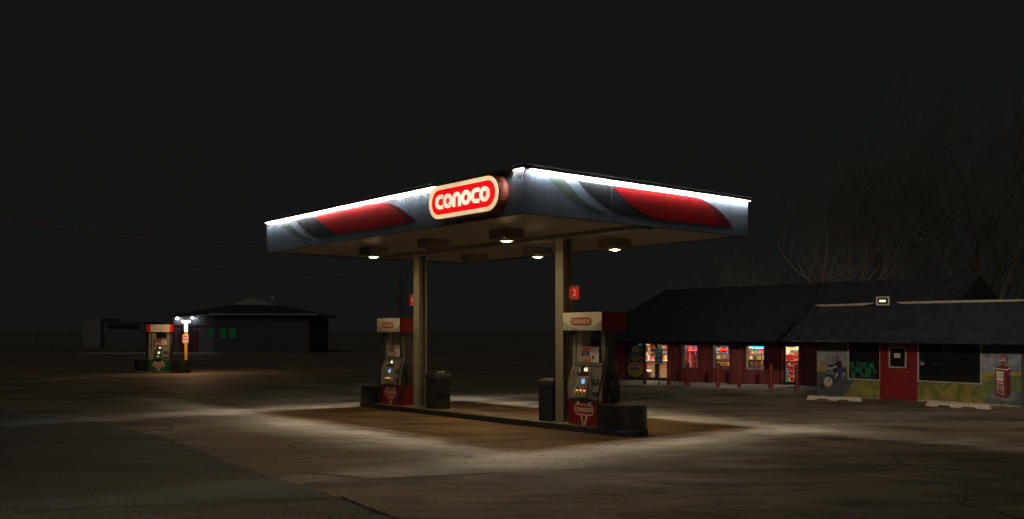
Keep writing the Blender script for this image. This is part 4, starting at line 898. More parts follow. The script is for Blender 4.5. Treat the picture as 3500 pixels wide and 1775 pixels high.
# --- posters on the side light
x0, z1 = FRm.px(2144, 1172); x1, z0 = FRm.px(2195, 1295)
pl = MB(wx(FRm)); W_, H_ = x1-x0, z1-z0; Yp = .055
M_pnavy = mat('poster_navy', (.03, .035, .07), .6, var=.4, scale=14); M_pyel = mat('poster_yellow', (.42, .34, .015), .6, var=.15, scale=5); M_pred = mat('poster_red', (.30, .02, .03), .6)
f = lambda a, b: (x0+a*W_, z0+b*H_)
pl.m(M_pnavy).flat([f(0, 0), f(1, 0), f(1, 1), f(0, 1)], Yp)
pl.m(M_pyel).flat([f(0, .14), f(.5, .02), f(1, .14), f(1, .62), f(0, .62)], Yp-.002)
pl.m(M_pnavy).flat([f(.02, .58), f(.2, .56), (f(.36, .47)), f(.5, .50), f(.64, .47), f(.8, .56), f(.98, .58), f(.9, .49), f(.78, .45), f(.75, .36), f(.85, .22), f(.66, .24), f(.5, .16), f(.34, .24), f(.15, .22), f(.25, .36), f(.22, .45), f(.1, .49)], Yp-.004)
pl.m(M_pred).flat([f(.05, .38), f(.95, .38), f(.95, .455), f(.05, .455)], Yp-.006).flat([f(.14, .285), f(.84, .285), f(.84, .375), f(.14, .375)], Yp-.006)
pl.m(M_white).text('AMERICA PARTIES', *f(.5, .415), .075, Yp-.008, bold=.02, sx=.66).text('WITH TEA', *f(.49, .33), .11, Yp-.008, bold=.02, sx=.72)
for k in range(5): a = .3+.1*k; pl.flat([f(a, .26), f(a+.04, .26), f(a+.01+.02*(2-k), .18)], Yp-.006)
for k in range(9): pl.flat([f(.10+.09*k, .69), f(.17+.09*k, .69), f(.17+.09*k, .705), f(.10+.09*k, .705)], Yp-.004)
for k in range(6): pl.flat([f(.22+.09*k, .645), f(.29+.09*k, .645), f(.29+.09*k, .66), f(.22+.09*k, .66)], Yp-.004)
pl.m(M_cream).flat([f(.27, .74), f(.72, .74), f(.72, .88), f(.5, .92), f(.27, .88)], Yp-.004); pl.m(M_pnavy).text('66', *f(.5, .80), .14, Yp-.006, bold=.02)
pl.m(M_white).text('25', *f(.12, .97), .05, Yp-.004, bold=.01); pl.m(mat('poster_teal', (.05, .3, .35), .5, emit=(.1, .4, .5), estr=.1)).flat([f(.68, .92), f(.98, .92), f(.98, .98), f(.68, .98)], Yp-.004)
pl.m(mat('poster_blue', (.05, .16, .35), .5)).flat([f(.88, .75), f(1, .75), f(1, .88), f(.88, .88)], Yp-.004); pl.m(M_pyel).flat([f(.76, .74), f(.86, .74), f(.86, .84), f(.76, .84)], Yp-.004)
pl.m(M_grey)
for c_x in (.12, .88): pl.strip([f(c_x-.09, .05), f(c_x, .075), f(c_x+.09, .05)], [f(c_x-.09, .04), f(c_x, .062), f(c_x+.09, .04)], Yp-.004)
# keep only true reading matter
tag(pl.build('door_poster', None, None), 'tall navy and yellow poster with eagle emblem on the glass left of the doors', 'poster')
# --- signs in the windows
M_bl_e = mat('lottery_blue', (.05, .05, .3), .5, emit=(.10, .08, .75), estr=.8); M_rd_e = mat('digit_red', (.8, .1, .02), .5, emit=(1, .16, .02), estr=2.2); M_wh_e = mat('sign_white_glow', (.8, .8, .9), .5, emit=(.8, .85, 1), estr=1.0); M_bkd = mat('display_black', (.05, .0, .0), .5)
q0 = FRm.px(2348, 1200, .3); q1 = FRm.px(2392, 1174, .3); xw, zw = q1[0]-q0[0], q1[1]-q0[1]
mb = MB(wx(FRm)); g_ = lambda a, b: (q0[0]+a*xw, q0[1]+b*zw)
mb.m(M_bl_e).box(q0[0], q1[0], .30, .34, q0[1], q1[1]); mb.m(M_bkd).flat([g_(.05, .2), g_(.45, .2), g_(.45, .6), g_(.05, .6)], .298).flat([g_(.52, .2), g_(.98, .2), g_(.98, .6), g_(.52, .6)], .298)
mb.m(M_rd_e).text('20', *g_(.30, .40), .12, .296, bold=.02, sx=.9).text('12', *g_(.66, .40), .12, .296, bold=.02, sx=.9).flat([g_(.1, .06), g_(.9, .06), g_(.9, .14), g_(.1, .14)], .298).text('1', *g_(.12, .4), .11, .296)
mb.m(M_wh_e)
for k in range(6): mb.flat([g_(.08+.06*k, .72), g_(.12+.06*k, .72), g_(.12+.06*k, .82), g_(.08+.06*k, .82)], .298)
mb.m(M_yel).flat([g_(.55, .7), g_(.65, .7), g_(.62, .9), g_(.55, .85)], .298)
tag(mb.build('lottery_sign', None, None), 'blue lottery display with red glowing digits at the top of the first window', 'lit sign')
c_, r1 = FRm.px(2473.5, 1196, .3); a_, b_ = FRm.px(2458.5, 1185, .3); rx_ = c_-a_; rz2 = abs(r1-b_)
os_ = thing('open_sign', 'oval OPEN sign with red letters and blue border in the second window', 'lit sign', FRm.w(c_, .30, r1), FRm.rz)
mb = MB(); mb.prism(arc(0, 0, rx_, rz2, 0, 345, 23), 0, .03); mb.build('backing', M_black, os_)
mb = MB()
for k in range(12):
    A = arc(0, 0, rx_*.98, rz2*.98, k*30, k*30+20, 4); B = arc(0, 0, rx_*.86, rz2*.82, k*30, k*30+20, 4); mb.strip(A, B, -.004)
mb.build('border_lights', mat('open_blue', (.1, .1, .8), .5, emit=(.12, .12, 1), estr=1.2), os_)
MB().text('OPEN', 0, 0, rz2*.85, -.006, bold=.006, sx=.9*rx_/rz2*.62).build('lettering', mat('open_red', (.9, .1, .05), .5, emit=(1, .07, .02), estr=2.6), os_)
MB().tube([(0, .015, rz2*.98), (0, .015, rz2*1.6)], .004, 4).build('hanger', M_steel, os_)
q0 = FRm.px(2570, 1193, .3); q1 = FRm.px(2614, 1172, .3); xw, zw = q1[0]-q0[0], q1[1]-q0[1]
ns = thing('neon_sign', 'bright blue and white neon sign in the third window', 'lit sign', FRm.w(q0[0], .30, q0[1]), FRm.rz)
M_nb = mat('neon_blue', (.1, .6, .9), .5, emit=(.0, .30, 1), estr=1.6); M_nw = mat('neon_white', (.9, .8, .9), .5, emit=(1, .75, .85), estr=1.1); M_np = mat('neon_violet', (.3, .2, .9), .5, emit=(.25, .15, .9), estr=1.5)
mb = MB()
zz = [(.08, .3), (.12, .8), (.22, .35), (.27, .8), (.32, .4), (.40, .65), (.44, .35), (.50, .8), (.54, .4), (.60, .7), (.66, .35), (.72, .75), (.76, .4), (.82, .6), (.88, .35)]
mb.tube([(a*xw, 0, b*zw) for a, b in zz], .062, 6); mb.build('blue_tubing', M_nb, ns)
MB().tube([(.0, 0, .45*zw), (.03*xw, 0, .12*zw), (.25*xw, 0, .08*zw), (.5*xw, 0, .02*zw), (.75*xw, 0, .12*zw), (.97*xw, 0, .12*zw), (xw, 0, .5*zw)], .009, 6).build('white_tubing', M_nw, ns)
MB().tube([(.3*xw, .01, .8*zw), (.4*xw, .01, .98*zw), (.55*xw, .01, 1.0*zw), (.66*xw, .01, .82*zw)], .014, 6).build('violet_tubing', M_np, ns)
# --- goods inside
PC = {n: mat('goods_'+n, c, .5, var=.35, scale=25) for n, c in {'yellow': (.70, .50, .05), 'orange': (.7, .25, .06), 'red': (.60, .03, .03), 'white': (.75, .72, .65), 'blue': (.08, .25, .55), 'green': (.10, .40, .15), 'brown': (.28, .15, .07), 'black': (.03, .03, .03), 'teal': (.15, .5, .55)}.items()}
PR = {}
def goods(col, w_, d, h, x, y, z, where, shape='box'):
    k = (col, round(w_, 2), round(d, 2), round(h, 2), shape)
    if k not in PR:
        mb = MB()
        if shape == 'bottle': mb.lathe([(w_/2, 0), (w_/2, h*.6), (w_*.2, h*.8), (w_*.2, h)], n=8)
        elif shape == 'packet': mb.prism([(-w_/2, 0), (w_/2, 0), (w_*.42, h*.2), (w_*.45, h*.8), (w_/2, h), (-w_/2, h), (-w_*.45, h*.8), (-w_*.42, h*.2)], -d/2, d/2)
        else: mb.prism([(-w_/2, 0), (w_/2, 0), (w_/2, h*.9), (w_*.35, h), (-w_*.35, h), (-w_/2, h*.9)], -d/2, d/2)
        PR[k] = mb.build({'bottle': 'bottle', 'packet': 'snack_packet', 'box': 'carton'}[shape], PC[col]); o = PR[k]
    else: o = PR[k].copy(); sc.collection.objects.link(o)
    o.location = FRm.w(x, y, z); o.rotation_euler = (0, 0, FRm.rz)
    kind = {'bottle': 'bottle', 'packet': 'packet', 'box': 'carton'}[shape]
    tag(o, '%s %s %s' % (col, kind, where), kind, '%s %ss %s' % (col, kind, where)); return o
M_shelf = mat('shelf_dark', (.10, .09, .08), .5); M_shelfw = mat('shelf_pale', (.28, .25, .20), .5)
def rack(xc_, yc, wd, hs, label, m=M_shelf, rz_add=0):
    o = thing('shelf_rack', label, 'shelf', FRm.w(xc_, yc, GL+.02), FRm.rz, 'shelf racks inside the store')
    MB().box(-wd/2, wd/2, .02, .06, 0, hs[-1]+.25).build('back_panel', m, o)
    for h in hs: MB().box(-wd/2, wd/2, -.28, .018, h-.02, h).build('shelf', M_shelfw, o)
    return o
def wxat(u, y, v=1200): return FRm.px(u, v, y)[0]
def fill(xc_, yc, wd, hs, where, cols, shape, hh=.16, step=.13, skip=.12):
    for h in hs:
        x = xc_-wd/2+.08
        while x < xc_+wd/2-.06:
            if R.random() > skip: goods(R.choice(cols), .075, .06, R.choice((hh, hh*.85, hh*.7)), x, yc-.18, GL+.02+h, where, shape)
            x += step*.72
# counter seen through the double doors
xl, xr = wxat(2190, 1.9)-.3, wxat(2300, 1.9)+.2
ctr = thing('shop_counter', 'pale wooden shop counter behind the double glass doors', 'counter', FRm.w((xl+xr)/2, 2.1, GL+.02), FRm.rz); hw = (xr-xl)/2
MB().box(-hw, hw, -.25, .3, 0, .84).build('counter_front', mat('counter_wood', (.40, .25, .13), .5, var=.2, scale=3), ctr)
MB().box(-hw-.03, hw+.03, -.3, .33, .841, .88).build('counter_top', M_cream, ctr)
wb = thing('waste_basket', 'small bin with white liner in front of the counter inside the doors', 'bin', FRm.w(wxat(2214, 1.4), 1.45, GL+.02), 0)
MB().lathe([(.11, 0), (.15, .32)]).build('basket', PC['black'], wb); MB().lathe([(.155, .30), (.17, .38), (.15, .40)]).build('liner', M_white, wb)
rk = rack((xl+xr)/2+.2, 4.2, 3.4, [.9, 1.15, 1.4, 1.65], 'tall dark shelf wall of goods behind the counter')
fill((xl+xr)/2+.2, 4.2, 3.4, [.9, 1.15, 1.4, 1.65], 'on the shelf wall behind the counter', ['red', 'white', 'blue', 'yellow', 'orange', 'teal', 'brown'], 'box', .18, .155)
for i, (u, c) in enumerate(((2210, 'black'), (2220, 'white'), (2226, 'red'), (2252, 'white'), (2262, 'blue'), (2272, 'orange'))): goods(c, .14, .10, .22, wxat(u, 2.0), 2.0, GL+.02+.88, 'standing on the counter', 'box')
# hanging posters inside doors
for u0, u1, v0, v1, m_, lb in ((2203, 2215, 1179, 1205, M_cream, 'pale paper sheets hanging inside the left glass door'), (2225, 2236, 1178, 1203, M_orange, 'orange and white poster hanging at top of the left glass door'), (2225.5, 2236, 1206, 1219, M_orange, 'orange round sign hanging below the poster in the left glass door')):
    a = FRm.px(u0, v1, .13); b = FRm.px(u1, v0, .13); mb = MB(wx(FRm)); mb.m(m_).box(a[0], b[0], .125, .13, a[1], b[1]); mb.m(M_white if m_ is M_orange else M_grey).box(a[0]+.03, b[0]-.03, .121, .1245, a[1]+(b[1]-a[1])*.4, a[1]+(b[1]-a[1])*.75)
    tag(mb.build('poster', None, None), lb, 'poster')
# drinks cooler behind window 1
x0 = wxat(2346, 1.2); x1 = wxat(2372, 1.2)
cl = thing('drinks_cooler', 'red drinks cooler with a white bottle picture behind the first window', 'cooler', FRm.w((x0+x1)/2, 1.2, GL+.02), FRm.rz); hw = (x1-x0)/2
MB().box(-hw, hw, 0, .5, 0, 1.65).build('cooler_body', mat('cooler_red', (.55, .012, .015), .4, var=.08), cl)
bw = hw*.36; mb = MB(); mb.prism([(-bw, .45), (bw, .45), (bw, .80), (bw*.8, .95), (bw, 1.05), (bw*.4, 1.30), (bw*.4, 1.42), (-bw*.4, 1.42), (-bw*.4, 1.30), (-bw, 1.05), (-bw*.8, .95), (-bw, .80)], -.006, -.001); mb.build('bottle_picture', mat('bottle_cream', (.7, .58, .42), .6), cl)
mb = MB(); mb.text('Coke', 0, .98, .09, -.009, sx=.9).build('lettering', M_logo, cl)
x0 = wxat(2374, 1.25); rk = rack(x0+.45, 1.35, .9, [.55, .85, 1.15, 1.45], 'narrow lit bottle rack at the right of the first window', M_shelfw)
fill(x0+.45, 1.35, .9, [.55, .85, 1.15, 1.45], 'on the bottle rack in the first window', ['green', 'teal', 'blue', 'white', 'yellow'], 'bottle', .24, .11, .05)
goods('white', .5, .3, .22, wxat(2372, .9), .75, GL+.40, 'on the ledge of the first window', 'box')
# window 2 racks
for yc, hs, cols, sh, lab in ((1.0, [.50, .74], ['orange', 'yellow', 'white', 'brown', 'green'], 'box', 'low'), (1.7, [.80, 1.02], ['yellow', 'blue', 'orange', 'white', 'brown'], 'packet', 'middle'), (3.2, [1.15, 1.38, 1.6], ['teal', 'blue', 'white', 'green', 'orange', 'red'], 'bottle', 'back')):
    xa_, xb_ = wxat(2440, yc)-.1, wxat(2494, yc)+.1
    rack((xa_+xb_)/2, yc, xb_-xa_, hs, '%s goods rack seen through the second window under the OPEN sign' % lab)
    fill((xa_+xb_)/2, yc, xb_-xa_, hs, 'on the %s rack of the second window' % lab, cols, sh, .18, .12)
# window 3 racks
for yc, hs, cols, sh, lab in ((1.1, [.46], ['yellow', 'white', 'red', 'black'], 'box', 'low'), (1.8, [.58, .80, 1.02], ['yellow', 'white', 'brown', 'black', 'yellow'], 'packet', 'middle'), (3.0, [1.22], ['red', 'brown', 'orange', 'black'], 'box', 'back')):
    xa_, xb_ = wxat(2552, yc)-.1, wxat(2612, yc)+.1
    rack((xa_+xb_)/2, yc, xb_-xa_, hs, '%s goods rack seen through the third window under the neon sign' % lab)
    fill((xa_+xb_)/2, yc, xb_-xa_, hs, 'on the %s rack of the third window' % lab, cols, sh, .15, .11)
goods('white', .62, .3, .17, wxat(2577, .6), .62, GL+.44, 'open on the ledge of the third window', 'box')
mb = MB(wx(FRm)); a, b = wxat(2556, .45), wxat(2618, .45); mb.box(a, b, .30, 1.0, GL+.38, GL+.43); tag(mb.build('window_ledge', M_shelfw), 'pale display ledge inside the third window', 'ledge')
mb = MB(wx(FRm)); a, b = wxat(2350, .45), wxat(2392, .45); mb.box(a, b, .30, 1.0, GL+.33, GL+.38); tag(mb.build('window_ledge', M_shelfw), 'pale display ledge inside the first window beside the red cooler', 'ledge')
# right door racks
for yc, hs, cols, lab, u0, u1 in ((1.1, [.12, .34, .56, .80, 1.02], ['red', 'red', 'orange', 'red', 'white'], 'left', 2684, 2712), (1.9, [.25, .5, .75, 1.0, 1.2], ['red', 'white', 'brown', 'black', 'orange'], 'back', 2700, 2738)):
    xa_, xb_ = wxat(u0, yc), wxat(u1, yc)
    rack((xa_+xb_)/2, yc, xb_-xa_, hs, '%s snack rack seen through the single glass door' % lab, PC['red'] if lab == 'left' else M_shelf)
    fill((xa_+xb_)/2, yc, xb_-xa_, hs, 'on the %s rack behind the single glass door' % lab, cols, 'box' if lab == 'back' else 'packet', .15, .11)
goods('blue', .13, .1, .30, wxat(2689, .7), .75, GL+.42, 'low behind the left edge of the single glass door', 'bottle')
goods('green', .13, .1, .22, wxat(2689, .7), .75, GL+.10, 'at the foot of the single glass door', 'box')
# --- bollards
bz = []
BOL = [(2203.7, 1313.6, 1236.3), (2286, 1316, 1238), (2350, 1317.5, 1237.6), (2454.5, 1322, 1240), (2527, 1324.8, 1243), (2635, 1329.6, 1243.6), (2724, 1333.5, 1246.5)]
BL = ['in front of the double glass doors', 'between the double doors and the first window', 'in front of the first window', 'in front of the second window', 'between the second and third windows', 'between the third window and the single door', 'in front of the single glass door']
proto = None
for (u, v, vt), lb in zip(BOL, BL):
    p = gp(u, v); lab = 'red steel bollard '+lb
    if proto is None:
        proto = thing('bollard', lab, 'bollard', p, 0, 'red bollards along the store front')
        MB().lathe([(.085, -.05), (.085, .94), (.07, .975), (.03, .99)], n=16).build('post', M_bollard, proto, smooth=True)
        MB().lathe([(.11, -.02), (.11, .006)], n=16).build('base_collar', M_kerb, proto)
    else: dup(proto, p, 0, lab)
# accessible parking sign
p = gp(2252.5, 1314.5); ps = thing('parking_sign', 'green and blue accessible parking sign on a dark red pole before the doors', 'sign', p, rad(-14))
MB().box(-.035, .035, -.035, .035, -.02, 1.25).build('pole', M_trimred, ps)
mb = MB(); mb.m(mat('sign_green', (.20, .42, .36), .5)).box(-.175, .175, -.05, -.037, .88, 1.58); mb.m(mat('sign_green_dark', (.03, .20, .14), .5)).box(-.15, .15, -.054, -.051, 1.43, 1.54).box(-.12, .12, -.054, -.051, 1.31, 1.38)
mb.m(M_white).text('RESERVED', 0, 1.50, .04, -.057, bold=.01, sx=.9).text('PARKING', 0, 1.455, .035, -.057, bold=.01, sx=.9)
mb.m(mat('sign_blue', (.02, .07, .30), .5)).box(-.11, .11, -.054, -.051, .96, 1.24); mb.m(M_white); mb.strip(arc(-.005, 1.045, .055, .055, 100, 350, 14), arc(-.005, 1.045, .038, .038, 100, 350, 14), -.058); stroke(mb, [(-.015, 1.19), (-.01, 1.09), (.04, 1.09), (.065, 1.02)], .018, -.058); mb.flat(arc(-.018, 1.21, .017, .017, 0, 340, 10), -.058)
mb.build('sign_plate', None, ps)
# wheel stops
M_stop = mat('chipped_white', (.06, .055, .045), .8, var=.4, scale=20, col2=(.60, .52, .42)); 
for nd in M_stop.node_tree.nodes:
    if nd.type == 'VALTORGB': nd.color_ramp.elements[0].position = .38; nd.color_ramp.elements[1].position = .46
for (u0, v0, u1, v1, lb) in ((2757, 1366, 2944, 1373, 'chipped white concrete wheel stop in front of the motorcyclist mural'), (3163, 1388, 3386, 1400, 'chipped white concrete wheel stop in front of the gas pump mural')):
    a = gp(u0, v0); b = gp(u1, v1); d = (b-a).normalized(); L_ = (b-a).length; fr = Frame(a, d)
    o = thing('wheel_stop', lb, 'wheel stop', (a.x, a.y, a.z), fr.rz, 'concrete wheel stops')
    mb = MB(); pr = [(0, .02), (.05, .13), (L_-.05, .13), (L_, .02), (L_, -.03), (L_*.8, -.03), (L_*.76, .04), (L_*.58, .04), (L_*.54, -.03), (L_*.42, -.03), (L_*.38, .045), (L_*.22, .045), (L_*.18, -.03), (0, -.03)]
    mb.prism(pr, 0, .14); mb.build('stop_block', M_stop, o, bevel=.012)
# sidewalk before the red wall
sw = [FRm.w(-.5, -1.15, 0), FRm.w(11.6, -1.15, 0), FRm.w(12.4, 0, 0), FRm.w(-.5, 0, 0)]
groundsheet('pavement', [(p.x, p.y) for p in sw], ground_mat('walk_concrete', (.20, .17, .14), (.30, .26, .22), 24, blotch=.15), .02)

# ------------------------------------------------------------------ distant diesel island
DP = px(547, 1261, 51.0); g0 = gz(51)
ds = thing('pump_island', 'low concrete island under the distant green pump', 'kerb', (DP.x, 51, g0), rad(5))
MB().prismz([(-1.3, -.45), (1.5, -.45), (1.7, 0), (1.5, .45), (-1.3, .45), (-1.5, 0)], 0, .13).build('kerb', M_kerb, ds, bevel=.01)
dp = make_pump('distant fuel pump with green base and white header left of the yellow post', M_green, '5', (DP.x, 51, g0+.13), rad(12), 1)
dp.scale = (1.06, 1.06, 1.08)
guard('pump_guard', Vector((DP.x-1.44, 51.05, g0)), rad(-90+4), .85, .86, .70, 'black rounded guard left of the distant green pump', GG)
gr = guard('pump_guard', Vector((DP.x+1.69, 50.9, g0)), rad(90-4), .85, .82, .72, 'black rounded guard carrying the yellow lamp post', GG)
yx = px(638, 1200, 51).x
M_ypost = mat('yellow_post', (.85, .52, .03), .5, var=.1)
yp = thing('lamp_post', 'yellow square post with glowing white T-shaped head standing in a black drum', 'lamp post', (yx, 50.9, g0+.72), 0)
MB().box(-.065, .065, -.065, .065, 0, 2.0).build('post', M_ypost, yp, bevel=.008)
MB().prism([(-.065, 1.6), (.065, 1.6), (.07, 2.06), (.21, 2.08), (.23, 2.16), (.2, 2.22), (-.2, 2.22), (-.23, 2.16), (-.21, 2.08), (-.07, 2.06)], -.07, .07).build('lamp_head', mat('lamp_head_glow', (.9, .9, .95), .5, emit=(1, .82, .78), estr=4), yp)
lamp('lamp_post_light', 'POINT', (yx+.9, 49.7, g0+2.7), (yx, 50, 0), 150, (1, .56, .28), shadow_soft_size=.15)
ws = thing('warning_sign', 'small white and red warning sign fixed to the yellow post', 'sign', (yx, 50.82, 0), 0)
zs = px(638, 1158, 50.9).z
mb = MB(); mb.m(M_white).box(-.16, .16, -.01, 0, zs-.24, zs+.24); mb.m(M_redb).box(-.13, .13, -.013, -.0105, zs+.09, zs+.16).box(-.12, -.02, -.013, -.0105, zs-.06, zs+.0).box(.03, .12, -.013, -.0105, zs-.06, zs+.02); mb.m(M_grey).box(-.1, .1, -.013, -.0105, zs-.16, zs-.15).box(-.1, .1, -.013, -.0105, zs-.19, zs-.18).box(-.12, .12, -.013, -.0105, zs+.19, zs+.21)
mb.build('sign_plate', None, ws)
# ------------------------------------------------------------------ distant building
DB = 98.; gB_ = gz(DB)
X = lambda u, D=DB: px(u, 1100, D).x
Zp = lambda v, D=DB: px(1750, v, D).z
bld = thing('service_building', 'distant metal clad building with green lit windows and two bright wall lamps', 'building', (0, 0, 0), 0)
M_clad = mat('metal_cladding', (.19, .20, .21), .45, .2, var=.2, scale=2, stretch=(4, 1, .3)); M_clad2 = mat('grey_cladding', (.11, .11, .12), .6, var=.1)
xL, xM, xR = X(583), X(731), X(1058)
mb = MB(); mb.box(xL, xM, DB+.8, DB+9, gB_-.3, Zp(1079)+.15)
k = xL+.15
while k < xM: mb.box(k, k+.06, DB+.76, DB+.798, gB_, Zp(1079)); k += .3
mb.build('wing_wall', M_clad, bld)
mb = MB(); mb.box(xM, xR, DB, DB+10, gB_-.3, Zp(1072)); k = xM+.2
while k < xR-.1: mb.box(k, k+.05, DB-.03, DB-.002, gB_, Zp(1072)-.1); k += .45
mb.build('hall_wall', M_clad2, bld)
mb = MB(); mb.box(xR-.16, xR+.02, DB-.045, DB-.032, gB_, Zp(1074)).box(xL+.0, xL+.14, DB+.72, DB+.757, gB_, Zp(1080)).box(xL+.15, xM-.1, DB+.70, DB+.755, Zp(1115), Zp(1112)).build('corner_trim', M_trimred, bld)
eR, eL = X(1092), X(560)
def roof(pts, m, name): 
    P_ = [Vector(p) for p in pts]; mb = MB(); n = len(P_); [mb.pt(tuple(p)) for p in P_]; [mb.pt((p.x, p.y, p.z-.15)) for p in P_]
    mb.f = [list(range(n)), list(range(2*n-1, n-1, -1))]+[[i, n+i, n+(i+1) % n, (i+1) % n] for i in range(n)]; mb.mi = [0]*len(mb.f); return mb.build(name, m, bld)
M_far_roof = mat('far_roof', (.055, .052, .048), .9, var=.2)
zEv = Zp(1070, DB-.6)
ra = (X(717), DB-.6, zEv); rb = (eR, DB-.6, Zp(1078, DB-.6)); rc = (X(940, DB+5), DB+5, Zp(1040, DB+5)); rd = (X(795, DB+5), DB+5, Zp(1040, DB+5))
roof([ra, rb, rc, rd], M_far_roof, 'roof')
roof([rb, (eR, DB+10.5, rb[2]), rc], M_far_roof, 'roof')
roof([(eL, DB-.2, Zp(1083)), ra, rd, (X(700), DB+5, Zp(1055, DB+5)), ], M_far_roof, 'roof')
MB().box(X(717), eR, DB-.66, DB-.605, zEv-.24, zEv-.06).build('eave_board', mat('eave_pale', (.40, .38, .33), .6), bld)
MB().box(eL, X(717), DB-.26, DB-.21, Zp(1085), Zp(1082)).build('eave_board', mat('eave_tan', (.30, .25, .18), .6), bld)
mb = MB(); mb.prism([(X(787, DB+4.5), Zp(1042, DB+4.5)), (X(952, DB+4.5), Zp(1044, DB+4.5)), (X(866, DB+4.5), Zp(1016, DB+4.5))], DB+4.3, DB+4.5); mb.build('gable', mat('gable_pale', (.42, .38, .30), .7, var=.3), bld)
M_gwin = mat('green_lit_window', (.01, .12, .05), .5, var=.9, scale=9, emit=(.0, .22, .08), estr=.09)
for u0, u1, y in ((753.5, 773.5, DB), (783, 807, DB), (705, 724, DB+.8)):
    x0, x1, z0, z1 = X(u0), X(u1), Zp(1157), Zp(1124); m_ = MB(); m_.box(x0-.06, x0, y-.06, y-.035, z0-.06, z1+.06).box(x1, x1+.06, y-.06, y-.035, z0-.06, z1+.06).box(x0, x1, y-.06, y-.035, z1, z1+.06).box(x0, x1, y-.06, y-.035, z0-.06, z0)
    wf = m_.build('window', M_trimred, bld); MB().box(x0, x1, y-.05, y-.04, z0, z1).build('pane', M_gwin, wf)
    m_ = MB(); k = x0+.08
    while k < x1: m_.box(k, k+.03, y-.056, y-.052, z0, z1); k += .14
    m_.build('window_bars', M_black, wf)
for u0, u1, lb in ((600, 613, 'l'), (654, 667, 'r')):
    MB().box(X(u0), X(u1), DB+.66, DB+.755, gB_, Zp(1128)).build('door_panel', mat('maroon_door', (.20, .03, .05), .6), bld)
MB().box(X(613.5), X(653.5), DB+.68, DB+.755, gB_, Zp(1125)).build('bay_door', mat('bay_dark', (.04, .04, .042), .5), bld)
for u, v, lb in ((602, 1088, 'left of the two bright wall lamps on the distant building'), (653.5, 1085, 'right of the two bright wall lamps on the distant building, by the yellow post')):
    o = thing('wall_lamp', lb, 'wall lamp', (X(u), DB+.35, Zp(v)), 0, 'bright wall lamps on the distant building')
    MB().box(-.1, .1, .05, .35, -.02, .12).build('bracket', M_cap, o); MB().lathe([(.05, -.14), (.12, -.12), (.14, -.0), (.09, .10)], n=12).build('lamp_globe', mat('wall_lamp_glow', (.9, .9, 1), .5, emit=(.85, .9, 1), estr=25), o, smooth=True)
an = thing('antenna', 'small square antenna box on a thin mast above the distant roof', 'antenna', (X(931, DB+6), DB+6, 0), 0)
MB().box(-.15, .15, -.05, .05, Zp(1023, DB+6), Zp(1014, DB+6)).build('antenna_box', M_white, an); MB().tube([(0.05, 0, Zp(1045, DB+6)), (0.02, 0, Zp(1023.2, DB+6))], .03, 6).build('mast', M_steel, an)
mb = MB()
for k in range(40):
    a = R.uniform(0, 2.4); h = R.uniform(.1, .35)*(1-abs(a-1.2)/1.6); y = DB+R.uniform(-.4, .2); x = X(668)+a
    mb.tube([(x, y, gB_), (x+R.uniform(-.15, .15), y, gB_+h)], [.03, .006], 4)
struct(mb.build('dry_weeds', mat('dry_weed', (.32, .25, .12), .9)), 'stuff')
MB_w = groundsheet('apron', [(X(300), DB-4), (X(760), DB-4), (X(760), DB+1), (X(300), DB+1)], mat('apron_pale', (.62, .52, .40), .8, var=.2, scale=1), .01)
# low sheds far left
sh = thing('low_shed', 'faint long pale shed behind the fence at the far left', 'shed', (0, 0, 0), 0); DS = 125.; gs = gz(DS); M_sh = mat('shed_wall', (.26, .25, .24), .8, var=.2)
X2 = lambda u: px(u, 1100, DS).x; Z2_ = lambda v: px(0, v, DS).z
MB().prism([(X2(284), gs), (X2(344), gs), (X2(344), Z2_(1090)), (X2(318), Z2_(1091)), (X2(284), Z2_(1108))], DS, DS+6).build('gable_end', M_sh, sh)
MB().box(X2(344.5), X2(494), DS+.5, DS+6, gs, Z2_(1102)).build('long_wall', mat('shed_wall_dark', (.17, .17, .17), .8), sh)
MB().box(X2(362), X2(470), DS+.45, DS+.498, Z2_(1125), Z2_(1110)).build('window_band', M_black, sh)
MB().box(X2(344.5), X2(496), DS+.3, DS+6.2, Z2_(1102)+.01, Z2_(1100)).build('roof', M_sh, sh)
# fence
DF = 112.; gf = gz(DF); fe = thing('chain_link_fence', 'chain link fence with pale posts crossing the field at the far left', 'fence', (0, 0, 0), 0); X3 = lambda u: px(u, 1100, DF).x; Z3 = lambda v: px(0, v, DF).z
M_fp = mat('fence_post', (.42, .42, .40), .5, .4)
for u in (-70, 41, 115, 225, 330, 432): MB().tube([(X3(u), DF, gf), (X3(u), DF, Z3(1121))], .05 if u == 115 else .035, 6).build('post', M_fp, fe)
MB().tube([(X3(-120), DF, Z3(1123)), (X3(432), DF, Z3(1128))], .025, 5).build('top_rail', M_fp, fe)
mb = MB(); k = 0
x = X3(-120)
while x < X3(432): mb.tube([(x, DF, gf), (x+1.2, DF, Z3(1126))], .0022, 3, False).tube([(x+1.2, DF, gf), (x, DF, Z3(1126))], .0022, 3, False); x += .6
mb.build('mesh', M_fp, fe)
mb = MB()
for k in range(900):
    x = R.uniform(X3(-100), X3(700)); y = R.uniform(DF-6, DF-1); h = R.uniform(.15, .6); mb.tube([(x, y, gf-.02), (x+R.uniform(-.2, .2), y, gf+h)], [.04, .005], 3, False)
struct(mb.build('dry_grass', mat('dry_grass', (.16, .13, .07), .95)), 'stuff')
